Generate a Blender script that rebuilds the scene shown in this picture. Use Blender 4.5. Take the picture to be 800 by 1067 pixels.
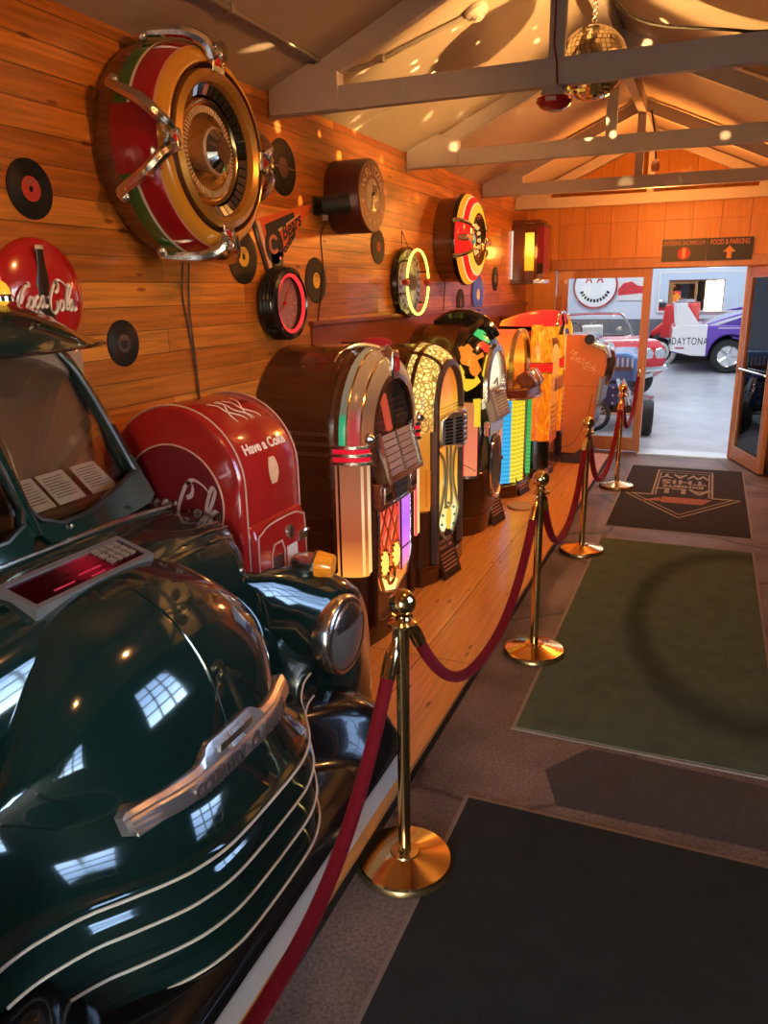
import bpy, bmesh, math, random
from mathutils import Vector, Matrix
from math import pi, sin, cos, radians, sqrt

random.seed(7)
for o in list(bpy.data.objects):
    bpy.data.objects.remove(o, do_unlink=True)
S = bpy.context.scene
COL = S.collection

# ------------------------------------------------------------------ camera
CAM_H = 1.8
yaw, pit, rol = .397785, .280222, -.0173207
def cam_rows():
    c, s = cos(yaw), sin(yaw)
    A = Matrix(((c, s, 0), (-s, c, 0), (0, 0, 1)))
    B = Matrix(((1, 0, 0), (0, 0, -1), (0, 1, 0)))
    c, s = cos(pit), sin(pit)
    P = Matrix(((1, 0, 0), (0, c, -s), (0, s, c)))
    c, s = cos(rol), sin(rol)
    Q = Matrix(((c, -s, 0), (s, c, 0), (0, 0, 1)))
    return Q @ P @ B @ A
R = cam_rows()
cam = bpy.data.objects.new('camera', bpy.data.cameras.new('camera'))
COL.objects.link(cam)
m3 = Matrix((R[0], -R[1], -R[2])).transposed()
cam.matrix_world = Matrix.Translation((0, 0, CAM_H)) @ m3.to_4x4()
cam.data.sensor_fit = 'VERTICAL'
cam.data.sensor_height = 36
cam.data.lens = 798.27 / 1067 * 36
cam.data.clip_start = .03
cam.data.clip_end = 200
S.camera = cam

# ------------------------------------------------------------------ light
S.view_settings.view_transform = 'Standard'
S.view_settings.look = 'None'
S.view_settings.gamma = 1
S.view_settings.use_curve_mapping = False
S.view_settings.exposure = 0.2

W = bpy.data.worlds.new('sky'); S.world = W; W.use_nodes = True
nt = W.node_tree
bg = nt.nodes['Background']
sk = nt.nodes.new('ShaderNodeTexSky')
sk.sky_type = 'NISHITA'; sk.sun_disc = False; sk.sun_elevation = radians(35); sk.sun_rotation = radians(200)
nt.links.new(sk.outputs[0], bg.inputs[0])
bg.inputs[1].default_value = 3.2

def lamp(name, typ, loc, power, color, target=None, **kw):
    l = bpy.data.lights.new(name, typ)
    l.energy = power; l.color = color
    for k, v in kw.items(): setattr(l, k, v)
    o = bpy.data.objects.new(name, l); COL.objects.link(o)
    o.location = loc
    if target is not None:
        o.rotation_euler = (Vector(target) - Vector(loc)).to_track_quat('-Z', 'Y').to_euler()
    return o

WARM = (1.0, .42, .125); XL = -1.97
BALL = Vector((-.61, 4.00, 2.785)); BALL_R = .155
# pin spots aimed at the mirror ball: one on the left wall, one on the right wall
lamp('pin_spot_light', 'SPOT', (-1.80, 3.895, 2.25), 420, (1, .54, .16), BALL, spot_size=radians(40), spot_blend=.6, shadow_soft_size=.02)
lamp('pin_spot_light', 'SPOT', (.56, 3.47, 2.31), 420, (1, .54, .16), BALL, spot_size=radians(40), spot_blend=.6, shadow_soft_size=.02)
# added point light beside the mirror ball, cell-masked to imitate its flecks
fl = lamp('added_fleck_light', 'POINT', BALL + Vector((-.20, -.02, -.06)), 300, (1, .62, .26), shadow_soft_size=.004)
fl.data.use_nodes = True
_n, _l = fl.data.node_tree.nodes, fl.data.node_tree.links
_tc = _n.new('ShaderNodeTexCoord'); _vo = _n.new('ShaderNodeTexVoronoi'); _vo.inputs['Scale'].default_value = 7.5
_l.new(_tc.outputs['Normal'], _vo.inputs['Vector'])
_mr = _n.new('ShaderNodeMapRange'); _mr.inputs[1].default_value = .19; _mr.inputs[2].default_value = .10; _mr.inputs[3].default_value = 0; _mr.inputs[4].default_value = 1
_l.new(_vo.outputs['Distance'], _mr.inputs[0]); _sx = _n.new('ShaderNodeSeparateXYZ'); _l.new(_tc.outputs['Normal'], _sx.inputs[0])
_m2 = _n.new('ShaderNodeMapRange'); _m2.inputs[1].default_value = .62; _m2.inputs[2].default_value = .42
_ab = _n.new('ShaderNodeMath'); _ab.operation = 'ABSOLUTE'; _l.new(_sx.outputs[2], _ab.inputs[0]); _l.new(_ab.outputs[0], _m2.inputs[0])
_mu = _n.new('ShaderNodeMath'); _mu.operation = 'MULTIPLY'; _l.new(_mr.outputs[0], _mu.inputs[0]); _l.new(_m2.outputs[0], _mu.inputs[1])
_l.new(_mu.outputs[0], _n['Emission'].inputs['Strength'])
# added warm spots under the ridge, without fixtures, to brighten the exhibit wall
for y_, p_ in ((.4, 20), (2.1, 50), (3.9, 60), (5.6, 66)):
    lamp('wall_wash_fill_light', 'SPOT', (-.15, y_, 2.86), p_, WARM, (XL, y_ + .3, 1.75), spot_size=radians(118), spot_blend=.7, shadow_soft_size=.05)
lamp('far_end_fill_light', 'POINT', (-.5, 7.3, 2.45), 70, (1, .34, .06), shadow_soft_size=.1)  # added warm point light, tints the far end of the room orange
# showroom strip lights
for yy in (11.0, 15.0, 19.0, 22.5):
    lamp('showroom_strip_light', 'AREA', (-.8, yy, 3.5), 140, (.86, .93, 1.0), (-.8, yy, 0), shape='RECTANGLE', size=7.5, size_y=1.2)

# ------------------------------------------------------------------ materials
MATS = {}
def ramp(N, stops, interp='LINEAR'):
    r = N.new('ShaderNodeValToRGB'); r.color_ramp.interpolation = interp
    e = r.color_ramp.elements
    while len(e) < len(stops): e.new(.5)
    for i, (p, c) in enumerate(stops):
        e[i].position = p; e[i].color = (*c, 1)
    return r

def mat(name, col=(.5, .5, .5), rough=.5, metal=0, emit=None, strength=0, coat=0, spec=.5, noise=0, nscale=20, bump=0, trans=0):
    if name in MATS: return MATS[name]
    m = bpy.data.materials.new(name); m.use_nodes = True; MATS[name] = m
    N, L = m.node_tree.nodes, m.node_tree.links
    b = N['Principled BSDF']
    b.inputs['Base Color'].default_value = (*col, 1)
    b.inputs['Roughness'].default_value = rough
    b.inputs['Metallic'].default_value = metal
    b.inputs['Coat Weight'].default_value = coat
    b.inputs['Coat Roughness'].default_value = .04
    b.inputs['Specular IOR Level'].default_value = spec
    b.inputs['Transmission Weight'].default_value = trans
    if emit:
        b.inputs['Emission Color'].default_value = (*emit, 1)
        b.inputs['Emission Strength'].default_value = strength
    tc = N.new('ShaderNodeTexCoord')
    nz = N.new('ShaderNodeTexNoise'); nz.inputs['Scale'].default_value = nscale; nz.inputs['Detail'].default_value = 5
    L.new(tc.outputs['Object'], nz.inputs['Vector'])
    if noise:
        mx = N.new('ShaderNodeMix'); mx.data_type = 'RGBA'
        mx.inputs[6].default_value = (*[c * (1 - noise) for c in col], 1)
        mx.inputs[7].default_value = (*[min(1, c * (1 + noise)) for c in col], 1)
        L.new(nz.outputs[0], mx.inputs[0]); L.new(mx.outputs[2], b.inputs['Base Color'])
    if bump:
        bp = N.new('ShaderNodeBump'); bp.inputs['Strength'].default_value = bump; bp.inputs['Distance'].default_value = .01
        L.new(nz.outputs[0], bp.inputs['Height']); L.new(bp.outputs[0], b.inputs['Normal'])
    return m

def axis_map(N, L, order, scale=(1, 1, 1), off=(0, 0, 0)):
    """object coordinates with axes reordered, e.g. 'yzx'"""
    tc = N.new('ShaderNodeTexCoord'); sp = N.new('ShaderNodeSeparateXYZ'); cb = N.new('ShaderNodeCombineXYZ')
    L.new(tc.outputs['Object'], sp.inputs[0])
    for i, a in enumerate(order): L.new(sp.outputs['xyz'.index(a)], cb.inputs[i])
    mp = N.new('ShaderNodeMapping'); mp.inputs['Scale'].default_value = scale; mp.inputs['Location'].default_value = off
    L.new(cb.outputs[0], mp.inputs[0])
    return mp.outputs[0]

def plank(name, c1, c2, mortar, order, length, height, rough=.45, grain=.35, knots=True, bump=.6, coat=0.0):
    if name in MATS: return MATS[name]
    m = bpy.data.materials.new(name); m.use_nodes = True; MATS[name] = m
    N, L = m.node_tree.nodes, m.node_tree.links
    b = N['Principled BSDF']; b.inputs['Roughness'].default_value = rough; b.inputs['Coat Weight'].default_value = coat
    v = axis_map(N, L, order)
    br = N.new('ShaderNodeTexBrick'); L.new(v, br.inputs['Vector'])
    br.inputs['Color1'].default_value = (*c1, 1); br.inputs['Color2'].default_value = (*c2, 1); br.inputs['Mortar'].default_value = (*mortar, 1)
    br.inputs['Scale'].default_value = 1; br.inputs['Mortar Size'].default_value = .0026
    br.inputs['Brick Width'].default_value = length; br.inputs['Row Height'].default_value = height
    br.inputs['Mortar Smooth'].default_value = .3
    br.offset = .37; br.offset_frequency = 3
    g = N.new('ShaderNodeTexNoise'); g.inputs['Scale'].default_value = 1; g.inputs['Detail'].default_value = 6; g.inputs['Distortion'].default_value = .6
    v2 = axis_map(N, L, order, (3, 55, 20)); L.new(v2, g.inputs['Vector'])
    gr = ramp(N, [(.3, (1 - grain,) * 3), (.65, (1 + .0,) * 3)]); L.new(g.outputs[0], gr.inputs[0])
    mx = N.new('ShaderNodeMix'); mx.data_type = 'RGBA'; mx.blend_type = 'MULTIPLY'; mx.inputs[0].default_value = 1
    L.new(br.outputs['Color'], mx.inputs[6]); L.new(gr.outputs[0], mx.inputs[7])
    out = mx.outputs[2]
    if knots:
        vo = N.new('ShaderNodeTexVoronoi'); vo.inputs['Scale'].default_value = 1
        v3 = axis_map(N, L, order, (3.6, 12.3, 3)); L.new(v3, vo.inputs['Vector'])
        kr = ramp(N, [(.0, (.22, .10, .05)), (.07, (.35, .18, .10)), (.12, (1, 1, 1))]); L.new(vo.outputs['Distance'], kr.inputs[0])
        mk = N.new('ShaderNodeMix'); mk.data_type = 'RGBA'; mk.blend_type = 'MULTIPLY'; mk.inputs[0].default_value = .85
        L.new(out, mk.inputs[6]); L.new(kr.outputs[0], mk.inputs[7]); out = mk.outputs[2]
    L.new(out, b.inputs['Base Color'])
    bp = N.new('ShaderNodeBump'); bp.inputs['Strength'].default_value = bump; bp.inputs['Distance'].default_value = .006; bp.invert = True
    L.new(br.outputs['Fac'], bp.inputs['Height']); L.new(bp.outputs[0], b.inputs['Normal'])
    return m

def wood(name, c1, c2, order='xyz', rough=.25, coat=.4, scale=(4, 4, 40)):
    """polished cabinet wood with stretched grain"""
    if name in MATS: return MATS[name]
    m = bpy.data.materials.new(name); m.use_nodes = True; MATS[name] = m
    N, L = m.node_tree.nodes, m.node_tree.links
    b = N['Principled BSDF']; b.inputs['Roughness'].default_value = rough; b.inputs['Coat Weight'].default_value = coat; b.inputs['Coat Roughness'].default_value = .08
    v = axis_map(N, L, order, scale)
    g = N.new('ShaderNodeTexNoise'); g.inputs['Scale'].default_value = 1; g.inputs['Detail'].default_value = 6; g.inputs['Distortion'].default_value = 1.2
    L.new(v, g.inputs['Vector'])
    r = ramp(N, [(.3, c1), (.7, c2)]); L.new(g.outputs[0], r.inputs[0]); L.new(r.outputs[0], b.inputs['Base Color'])
    return m

def lit(name, stops, z0, z1, strength=1.0, marble=0.0, mscale=(6, 6, 3), base=None, axis='z', rough=.2):
    """plastic lit from inside by lamps: emission ramps along an axis of the part"""
    if name in MATS: return MATS[name]
    m = bpy.data.materials.new(name); m.use_nodes = True; MATS[name] = m
    N, L = m.node_tree.nodes, m.node_tree.links
    b = N['Principled BSDF']; b.inputs['Roughness'].default_value = rough; b.inputs['Specular IOR Level'].default_value = .25
    tc = N.new('ShaderNodeTexCoord'); sp = N.new('ShaderNodeSeparateXYZ'); L.new(tc.outputs['Object'], sp.inputs[0])
    mr = N.new('ShaderNodeMapRange'); mr.inputs['From Min'].default_value = z0; mr.inputs['From Max'].default_value = z1
    L.new(sp.outputs['xyz'.index(axis)], mr.inputs['Value'])
    fac = mr.outputs[0]
    if marble:
        mp = N.new('ShaderNodeMapping'); mp.inputs['Scale'].default_value = mscale; L.new(tc.outputs['Object'], mp.inputs[0])
        nz = N.new('ShaderNodeTexNoise'); nz.inputs['Scale'].default_value = 1; nz.inputs['Detail'].default_value = 3; nz.inputs['Distortion'].default_value = 2.5
        L.new(mp.outputs[0], nz.inputs['Vector'])
        a = N.new('ShaderNodeMath'); a.operation = 'MULTIPLY_ADD'; a.inputs[1].default_value = marble * 2; a.inputs[2].default_value = -marble
        L.new(nz.outputs[0], a.inputs[0])
        ad = N.new('ShaderNodeMath'); ad.operation = 'ADD'; L.new(fac, ad.inputs[0]); L.new(a.outputs[0], ad.inputs[1]); fac = ad.outputs[0]
    r = ramp(N, stops); L.new(fac, r.inputs[0])
    L.new(r.outputs[0], b.inputs['Emission Color']); b.inputs['Emission Strength'].default_value = strength
    b.inputs['Base Color'].default_value = (*(base or [c * .08 for c in stops[len(stops) // 2][1]]), 1)
    return m

def glass(name, tint=(1, 1, 1), rough=.02, ior=1.45):
    if name in MATS: return MATS[name]
    m = bpy.data.materials.new(name); m.use_nodes = True; MATS[name] = m
    N, L = m.node_tree.nodes, m.node_tree.links
    N.remove(N['Principled BSDF'])
    t = N.new('ShaderNodeBsdfTransparent'); t.inputs[0].default_value = (*tint, 1)
    g = N.new('ShaderNodeBsdfGlossy'); g.inputs['Roughness'].default_value = rough
    f = N.new('ShaderNodeFresnel'); f.inputs[0].default_value = ior
    x = N.new('ShaderNodeMixShader')
    L.new(f.outputs[0], x.inputs[0]); L.new(t.outputs[0], x.inputs[1]); L.new(g.outputs[0], x.inputs[2])
    L.new(x.outputs[0], N['Material Output'].inputs[0])
    return m

CHROME = mat('chrome', (.82, .80, .78), .12, 1)
CHROME_WARM = mat('aged chrome', (.72, .66, .60), .22, 1, bump=.1, nscale=60)
BRASS = mat('polished brass', (.86, .58, .25), .16, 1)
BLACK = mat('black lacquer', (.008, .008, .009), .2, 0, coat=.5)
BLACKM = mat('matt black', (.012, .012, .012), .6)
RUBBER = mat('tyre rubber', (.012, .012, .012), .65)
WHITE = mat('white paint', (.75, .74, .70), .4)
CREAM = mat('cream paint', (.72, .67, .55), .35)
RED = mat('red enamel', (.42, .012, .012), .18, coat=.6)
PAPER = mat('paper', (.75, .70, .64), .7)

# ------------------------------------------------------------------ mesh helpers
class MB:
    def __init__(s): s.b = bmesh.new(); s.mi = 0
    def v(s, p): return s.b.verts.new(p)
    def f(s, vs):
        try: fc = s.b.faces.new(vs)
        except ValueError: return None
        fc.material_index = s.mi; fc.smooth = True
        return fc
    def box(s, a, c, M=None):
        (x0, y0, z0), (x1, y1, z1) = a, c
        P = [(x0, y0, z0), (x1, y0, z0), (x1, y1, z0), (x0, y1, z0), (x0, y0, z1), (x1, y0, z1), (x1, y1, z1), (x0, y1, z1)]
        V = [s.v(M @ Vector(p) if M else p) for p in P]
        for q in ((0, 3, 2, 1), (4, 5, 6, 7), (0, 1, 5, 4), (1, 2, 6, 5), (2, 3, 7, 6), (3, 0, 4, 7)): s.f([V[i] for i in q])
        return s
    def cbox(s, c, d, M=None): return s.box([c[i] - d[i] / 2 for i in range(3)], [c[i] + d[i] / 2 for i in range(3)], M)
    def loft(s, rows, closed=False, caps=False, M=None):
        Vr = [[s.v(M @ Vector(p) if M else p) for p in r] for r in rows]
        n = len(rows[0])
        for i in range(len(rows) - 1):
            for j in range(n if closed else n - 1):
                k = (j + 1) % n
                s.f([Vr[i][j], Vr[i][k], Vr[i + 1][k], Vr[i + 1][j]])
        if caps:
            s.f(list(reversed(Vr[0]))); s.f(Vr[-1])
        return s
    def prism(s, pts, axis, a0, a1, M=None):
        """polygon of 2D points extruded along an axis; the 2D pair fills the other two axes in xyz order"""
        def P(p, t):
            q = list(p); q.insert('xyz'.index(axis), t); return q
        return s.loft([[P(p, a0) for p in pts], [P(p, a1) for p in pts]], True, True, M)
    def lathe(s, prof, axis='z', c=(0, 0, 0), n=32, M=None, arc=(0, 2 * pi)):
        """prof: list of (radius, along-axis)"""
        full = abs(arc[1] - arc[0] - 2 * pi) < 1e-6
        rows = []
        k = n if full else n + 1
        for r, t in prof:
            row = []
            for i in range(k):
                a = arc[0] + (arc[1] - arc[0]) * i / n
                u, w = r * cos(a), r * sin(a)
                p = {'z': (u, w, t), 'x': (t, u, w), 'y': (w, t, u)}[axis]
                row.append((p[0] + c[0], p[1] + c[1], p[2] + c[2]))
            rows.append(row)
        return s.loft(rows, full, False, M)
    def disc(s, r, axis, c, n=32, M=None):
        return s.lathe([(1e-5, 0), (r, 0)], axis, c, n, M)
    def cyl(s, r, axis, c, t0, t1, n=24, M=None):
        return s.lathe([(1e-5, t0), (r, t0), (r, t1), (1e-5, t1)], axis, c, n, M)
    def sphere(s, c, r, n=20, sc=(1, 1, 1), M=None):
        m = n // 2
        rows = [[(c[0] + sc[0] * r * sin(pi * i / m) * cos(2 * pi * j / n), c[1] + sc[1] * r * sin(pi * i / m) * sin(2 * pi * j / n), c[2] + sc[2] * r * cos(pi * i / m)) for j in range(n)] for i in range(m + 1)]
        return s.loft(rows, True, False, M)
    def torus(s, R_, r, axis, c, n=40, k=10, M=None, arc=(0, 2 * pi), sy=1.0):
        pts = []
        full = abs(arc[1] - arc[0] - 2 * pi) < 1e-6
        for i in range(n if full else n + 1):
            a = arc[0] + (arc[1] - arc[0]) * i / n
            u, w = R_ * cos(a), R_ * sin(a) * sy
            p = {'z': (u, w, 0), 'x': (0, u, w), 'y': (w, 0, u)}[axis]
            pts.append(Vector(p) + Vector(c))
        return s.tube(pts, r, k, full, M)
    def tube(s, pts, r, k=8, closed=False, M=None, caps=True):
        P = [Vector(p) for p in pts]; n = len(P)
        rr = r if isinstance(r, (list, tuple)) else [r] * n
        rows = []; up = None
        for i in range(n):
            if closed: t = P[(i + 1) % n] - P[i - 1]
            else: t = P[min(i + 1, n - 1)] - P[max(i - 1, 0)]
            if t.length < 1e-9: t = Vector((0, 0, 1))
            t.normalize()
            if up is None:
                up = Vector((0, 0, 1)) if abs(t.z) < .9 else Vector((1, 0, 0))
            s_ = t.cross(up)
            if s_.length < 1e-6: s_ = t.orthogonal()
            s_.normalize(); up = s_.cross(t).normalized()
            rows.append([P[i] + rr[i] * (cos(2 * pi * j / k) * s_ + sin(2 * pi * j / k) * up) for j in range(k)])
        if closed: rows.append(rows[0])
        return s.loft(rows, True, caps and not closed, M)
    def ribbon(s, pts, w, nrm, th=.002, M=None):
        """flat stroke of width w (scalar or list) with thickness along nrm"""
        P = [Vector(p) for p in pts]; n = len(P); nrm = Vector(nrm).normalized()
        rows = []
        for i in range(n):
            t = (P[min(i + 1, n - 1)] - P[max(i - 1, 0)]).normalized()
            sd = nrm.cross(t).normalized(); ww = w[i] if isinstance(w, (list, tuple)) else w
            rows.append([P[i] - sd * ww / 2, P[i] + sd * ww / 2, P[i] + sd * ww / 2 + nrm * th, P[i] - sd * ww / 2 + nrm * th])
        return s.loft(rows, True, True, M)

def smooth(pts, n=6, closed=False):
    """Catmull-Rom through points"""
    P = [Vector(p) for p in pts]; N = len(P); out = []
    rng = range(N) if closed else range(N - 1)
    for i in rng:
        g = (lambda k: P[k % N]) if closed else (lambda k: P[max(0, min(N - 1, k))])
        a, b, c, d = g(i - 1), g(i), g(i + 1), g(i + 2)
        for j in range(n):
            t = j / n
            out.append(.5 * ((2 * b) + (c - a) * t + (2 * a - 5 * b + 4 * c - d) * t * t + (3 * b - a - 3 * c + d) * t ** 3))
    if not closed: out.append(P[-1])
    return out

def obj(name, mb, mats, parent=None, angle=35, loc=None, bevel=0):
    me = bpy.data.meshes.new(name)
    bmesh.ops.remove_doubles(mb.b, verts=mb.b.verts, dist=1e-6)
    bmesh.ops.recalc_face_normals(mb.b, faces=mb.b.faces)
    mb.b.to_mesh(me); mb.b.free()
    for m in (mats if isinstance(mats, (list, tuple)) else [mats]): me.materials.append(m)
    me.set_sharp_from_angle(angle=radians(angle))
    o = bpy.data.objects.new(name, me); COL.objects.link(o)
    if loc: o.location = loc
    if parent: o.parent = parent
    if bevel:
        bv = o.modifiers.new('bevel', 'BEVEL'); bv.width = bevel; bv.segments = 2; bv.limit_method = 'ANGLE'; bv.angle_limit = radians(40)
        bv.harden_normals = False
    return o

def tag(o, label, cat, group=None, kind=None):
    o['label'] = label; o['category'] = cat
    if group: o['group'] = group
    if kind: o['kind'] = kind
    return o

def thing(name, label, cat, loc=(0, 0, 0), rotz=0, group=None):
    o = bpy.data.objects.new(name, None); COL.objects.link(o)
    o.location = loc; o.rotation_euler = (0, 0, rotz); o.empty_display_size = .1
    return tag(o, label, cat, group)

def struct(name, mb, m, **kw):
    o = obj(name, mb, m, **kw); o['kind'] = 'structure'; return o

def copy_tree(o, parent=None):
    c = o.copy(); COL.objects.link(c)
    if parent: c.parent = parent
    for ch in list(o.children): copy_tree(ch, c)
    return c

def text_into(mb, txt, size, M, shear=0, extrude=.001, align='CENTER', space=1.0, bold=0):
    """glyph outlines of the built-in font; M maps text plane (x right, y up, z out) to the part's space"""
    cu = bpy.data.curves.new('t', 'FONT'); cu.body = txt; cu.size = size; cu.shear = shear; cu.extrude = extrude
    cu.align_x = align; cu.align_y = 'CENTER'; cu.space_character = space; cu.offset = bold; cu.resolution_u = 3
    o = bpy.data.objects.new('t', cu); COL.objects.link(o)
    dg = bpy.context.evaluated_depsgraph_get()
    me = bpy.data.meshes.new_from_object(o.evaluated_get(dg))
    vs = [mb.v(M @ v.co) for v in me.vertices]
    for p in me.polygons:
        f = mb.f([vs[i] for i in p.vertices])
        if f: f.smooth = False
    bpy.data.objects.remove(o); bpy.data.curves.remove(cu); bpy.data.meshes.remove(me)

def frame(o, x, y, z):
    """4x4 with given origin and axes"""
    M = Matrix.Identity(4)
    for i, a in enumerate((x, y, z)):
        for k in range(3): M[k][i] = a[k]
    for k in range(3): M[k][3] = o[k]
    return M
def facing_x(x, y, z): return frame((x, y, z), (0, 1, 0), (0, 0, 1), (1, 0, 0))       # reads from +X
def facing_ny(x, y, z): return frame((x, y, z), (1, 0, 0), (0, 0, 1), (0, -1, 0))      # reads from -Y
def arc_text(mb, txt, size, r, x, y, z, a0, a1, **kw):
    n = len(txt)
    for i, ch in enumerate(txt):
        a = radians(a0 + (a1 - a0) * (i / max(1, n - 1)))
        if ch == ' ': continue
        up = (0, cos(a), sin(a)); rt = (0, sin(a), -cos(a))
        text_into(mb, ch, size, frame((x, y + r * cos(a), z + r * sin(a)), rt, up, (1, 0, 0)), **kw)
# ------------------------------------------------------------------ room shell
XW, XR, YB, ZW, XC, SL = -1.97, .65, 8.93, 2.68, -.66, .44
ZR = ZW + SL * (XC - XW)
Y0 = -3.0
PINE = plank('pine wall boards', (.72, .25, .036), (.40, .105, .014), (.24, .085, .02), 'yzx', 1.55, .088, rough=.33, coat=.25, grain=.5)
PINE_B = plank('pine front boards', (.74, .32, .05), (.66, .27, .04), (.18, .07, .015), 'zxy', 8, .27, rough=.4, knots=False, grain=.2)
DECK = plank('pine deck boards', (.92, .44, .12), (.80, .34, .08), (.10, .04, .016), 'yxz', 3.2, .29, rough=.32, coat=.2, grain=.25)
OAK = wood('varnished door oak', (.42, .17, .05), (.55, .24, .08), 'xyz', .35, .2, (20, 20, 2))
TRUSS = mat('painted truss timber', (.44, .385, .36), .6, noise=.12, nscale=14, bump=.15)
CEIL = mat('painted ceiling board', (.44, .35, .27), .75, noise=.06, nscale=3)

def floor_mat():
    m = bpy.data.materials.new('worn concrete'); m.use_nodes = True
    N, L = m.node_tree.nodes, m.node_tree.links; b = N['Principled BSDF']
    tc = N.new('ShaderNodeTexCoord')
    n1 = N.new('ShaderNodeTexNoise'); n1.inputs['Scale'].default_value = 2.2; n1.inputs['Detail'].default_value = 7; L.new(tc.outputs['Object'], n1.inputs['Vector'])
    n2 = N.new('ShaderNodeTexNoise'); n2.inputs['Scale'].default_value = 90; n2.inputs['Detail'].default_value = 3; L.new(tc.outputs['Object'], n2.inputs['Vector'])
    r1 = ramp(N, [(.35, (.13, .098, .090)), (.6, (.27, .21, .195))]); L.new(n1.outputs[0], r1.inputs[0])
    r2 = ramp(N, [(.35, (.45,) * 3), (.62, (1.15,) * 3)]); L.new(n2.outputs[0], r2.inputs[0])
    mx = N.new('ShaderNodeMix'); mx.data_type = 'RGBA'; mx.blend_type = 'MULTIPLY'; mx.inputs[0].default_value = .7
    L.new(r1.outputs[0], mx.inputs[6]); L.new(r2.outputs[0], mx.inputs[7])
    vo = N.new('ShaderNodeTexVoronoi'); vo.feature = 'DISTANCE_TO_EDGE'; vo.inputs['Scale'].default_value = .75
    nd = N.new('ShaderNodeMix'); nd.data_type = 'RGBA'; nd.inputs[0].default_value = .12
    L.new(tc.outputs['Object'], nd.inputs[6]); L.new(n1.outputs[1], nd.inputs[7]); L.new(nd.outputs[2], vo.inputs['Vector'])
    rc = ramp(N, [(.0, (.25,) * 3), (.012, (1,) * 3)]); L.new(vo.outputs['Distance'], rc.inputs[0])
    m2 = N.new('ShaderNodeMix'); m2.data_type = 'RGBA'; m2.blend_type = 'MULTIPLY'; m2.inputs[0].default_value = .9
    L.new(mx.outputs[2], m2.inputs[6]); L.new(rc.outputs[0], m2.inputs[7]); L.new(m2.outputs[2], b.inputs['Base Color'])
    b.inputs['Roughness'].default_value = .55
    bp = N.new('ShaderNodeBump'); bp.inputs['Strength'].default_value = .5; bp.inputs['Distance'].default_value = .004
    L.new(n2.outputs[0], bp.inputs['Height']); L.new(bp.outputs[0], b.inputs['Normal'])
    return m
FLOORM = floor_mat()
struct('floor', MB().box((XW - .06, Y0, -.1), (XR + .06, YB + .06, 0)), FLOORM)
struct('wall_left', MB().box((XW - .06, Y0, 0), (XW, YB, ZW + .0)), PINE)
# right wall with a gridded window (out of the frame, it lights the car)
WY0, WY1, WZ0, WZ1 = 1.75, 2.75, 1.15, 2.15
WINS = ((1.75, 2.75), (-.9, .1))
mb = MB(); ed = [Y0, -.9, .1, 1.75, 2.75, YB]
for k in (0, 2, 4): mb.box((XR, ed[k], 0), (XR + .06, ed[k + 1], ZW))
for a_, b_ in WINS: mb.box((XR, a_, 0), (XR + .06, b_, WZ0)); mb.box((XR, a_, WZ1), (XR + .06, b_, ZW))
mb2 = MB().box((XR - .004, 6.6, 0), (XR + .001, YB, ZW)); struct('trim_right_boards', mb2, PINE)
struct('wall_right', mb, mat('charcoal painted wall', (.035, .040, .042), .7, noise=.2, nscale=5))
for i_, (wa, wb) in enumerate(WINS):
    mb = MB()
    for k in range(4): y = wa + (wb - wa) * k / 3; mb.box((XR + .01, y - .018, WZ0), (XR + .045, y + .018, WZ1))
    for k in range(5): z = WZ0 + (WZ1 - WZ0) * k / 4; mb.box((XR + .012, wa, z - .014), (XR + .043, wb, z + .014))
    w1 = struct('window_%d' % (3 + i_), mb, WHITE)
    obj('window_glass', MB().box((XR + .025, wa, WZ0), (XR + .03, wb, WZ1)), glass('window glass'), w1)
DX0, DX1 = -.42, .50           # unseen doorway behind the viewer, added to let in daylight
mb = MB().box((XW - .06, Y0 - .06, 0), (DX0, Y0, ZW)).box((DX1, Y0 - .06, 0), (XR + .06, Y0, ZW)).box((DX0, Y0 - .06, 2.1), (DX1, Y0, ZW)).prism([(XW - .06, ZW), (XR + .06, ZW), (XC, ZR)], 'y', Y0 - .06, Y0)
struct('wall_back', mb, mat('charcoal painted wall', (.035, .040, .042), .7))
# front wall: opening for the doorway and the fixed glazed leaf
OX0, OX1, OXM, OZ = -1.64, .33, -.66, 2.02
mb = MB().box((XW, YB, 0), (OX0, YB + .1, OZ)).box((OX1, YB, 0), (XR, YB + .1, OZ)).box((XW, YB, OZ), (XR, YB + .1, ZW))
mb.prism([(XW - .06, ZW), (XR + .06, ZW), (XC, ZR)], 'y', YB, YB + .1)
struct('wall_front', mb, PINE_B)
mb = MB()
for k in range(10):
    x = XW + .13 + k * .268
    mb.box((x, YB - .014, 2.10), (x + .028, YB, 2.46))
mb.box((XW, YB - .03, 2.46), (XR, YB, 2.60)).box((XW, YB - .022, 2.60), (XR, YB, 2.70))
struct('trim_1', mb, PINE_B)
struct('trim_2', MB().box((OX0 - .05, YB - .04, OZ - .03), (XR, YB + .02, OZ + .08)), OAK, bevel=.008)
# ceiling, two slopes
for i, (xa, xb, za, zb) in enumerate(((XW - .06, XC, ZW - .026, ZR), (XC, XR + .06, ZR, ZW - .026))):
    struct('ceiling' if i == 0 else 'ceiling_right', MB().prism([(xa, za), (xb, zb), (xb, zb + .06), (xa, za + .06)], 'y', Y0 - .06, YB + .1), CEIL)
mb = MB()
for y in (-1.2, 1.25, 4.35, 6.3):
    for sgn in (-1, 1):
        M = Matrix.Translation((XC, 0, 0)) @ Matrix.Scale(sgn, 4, (1, 0, 0))
        mb.prism([(0.02, ZR - .004), (1.31, ZW - .004), (1.31, ZW + .01), (.02, ZR + .01)], 'y', y - .003, y + .003, M)
struct('trim_3', mb, mat('ceiling joint', (.45, .38, .30), .8))
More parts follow.
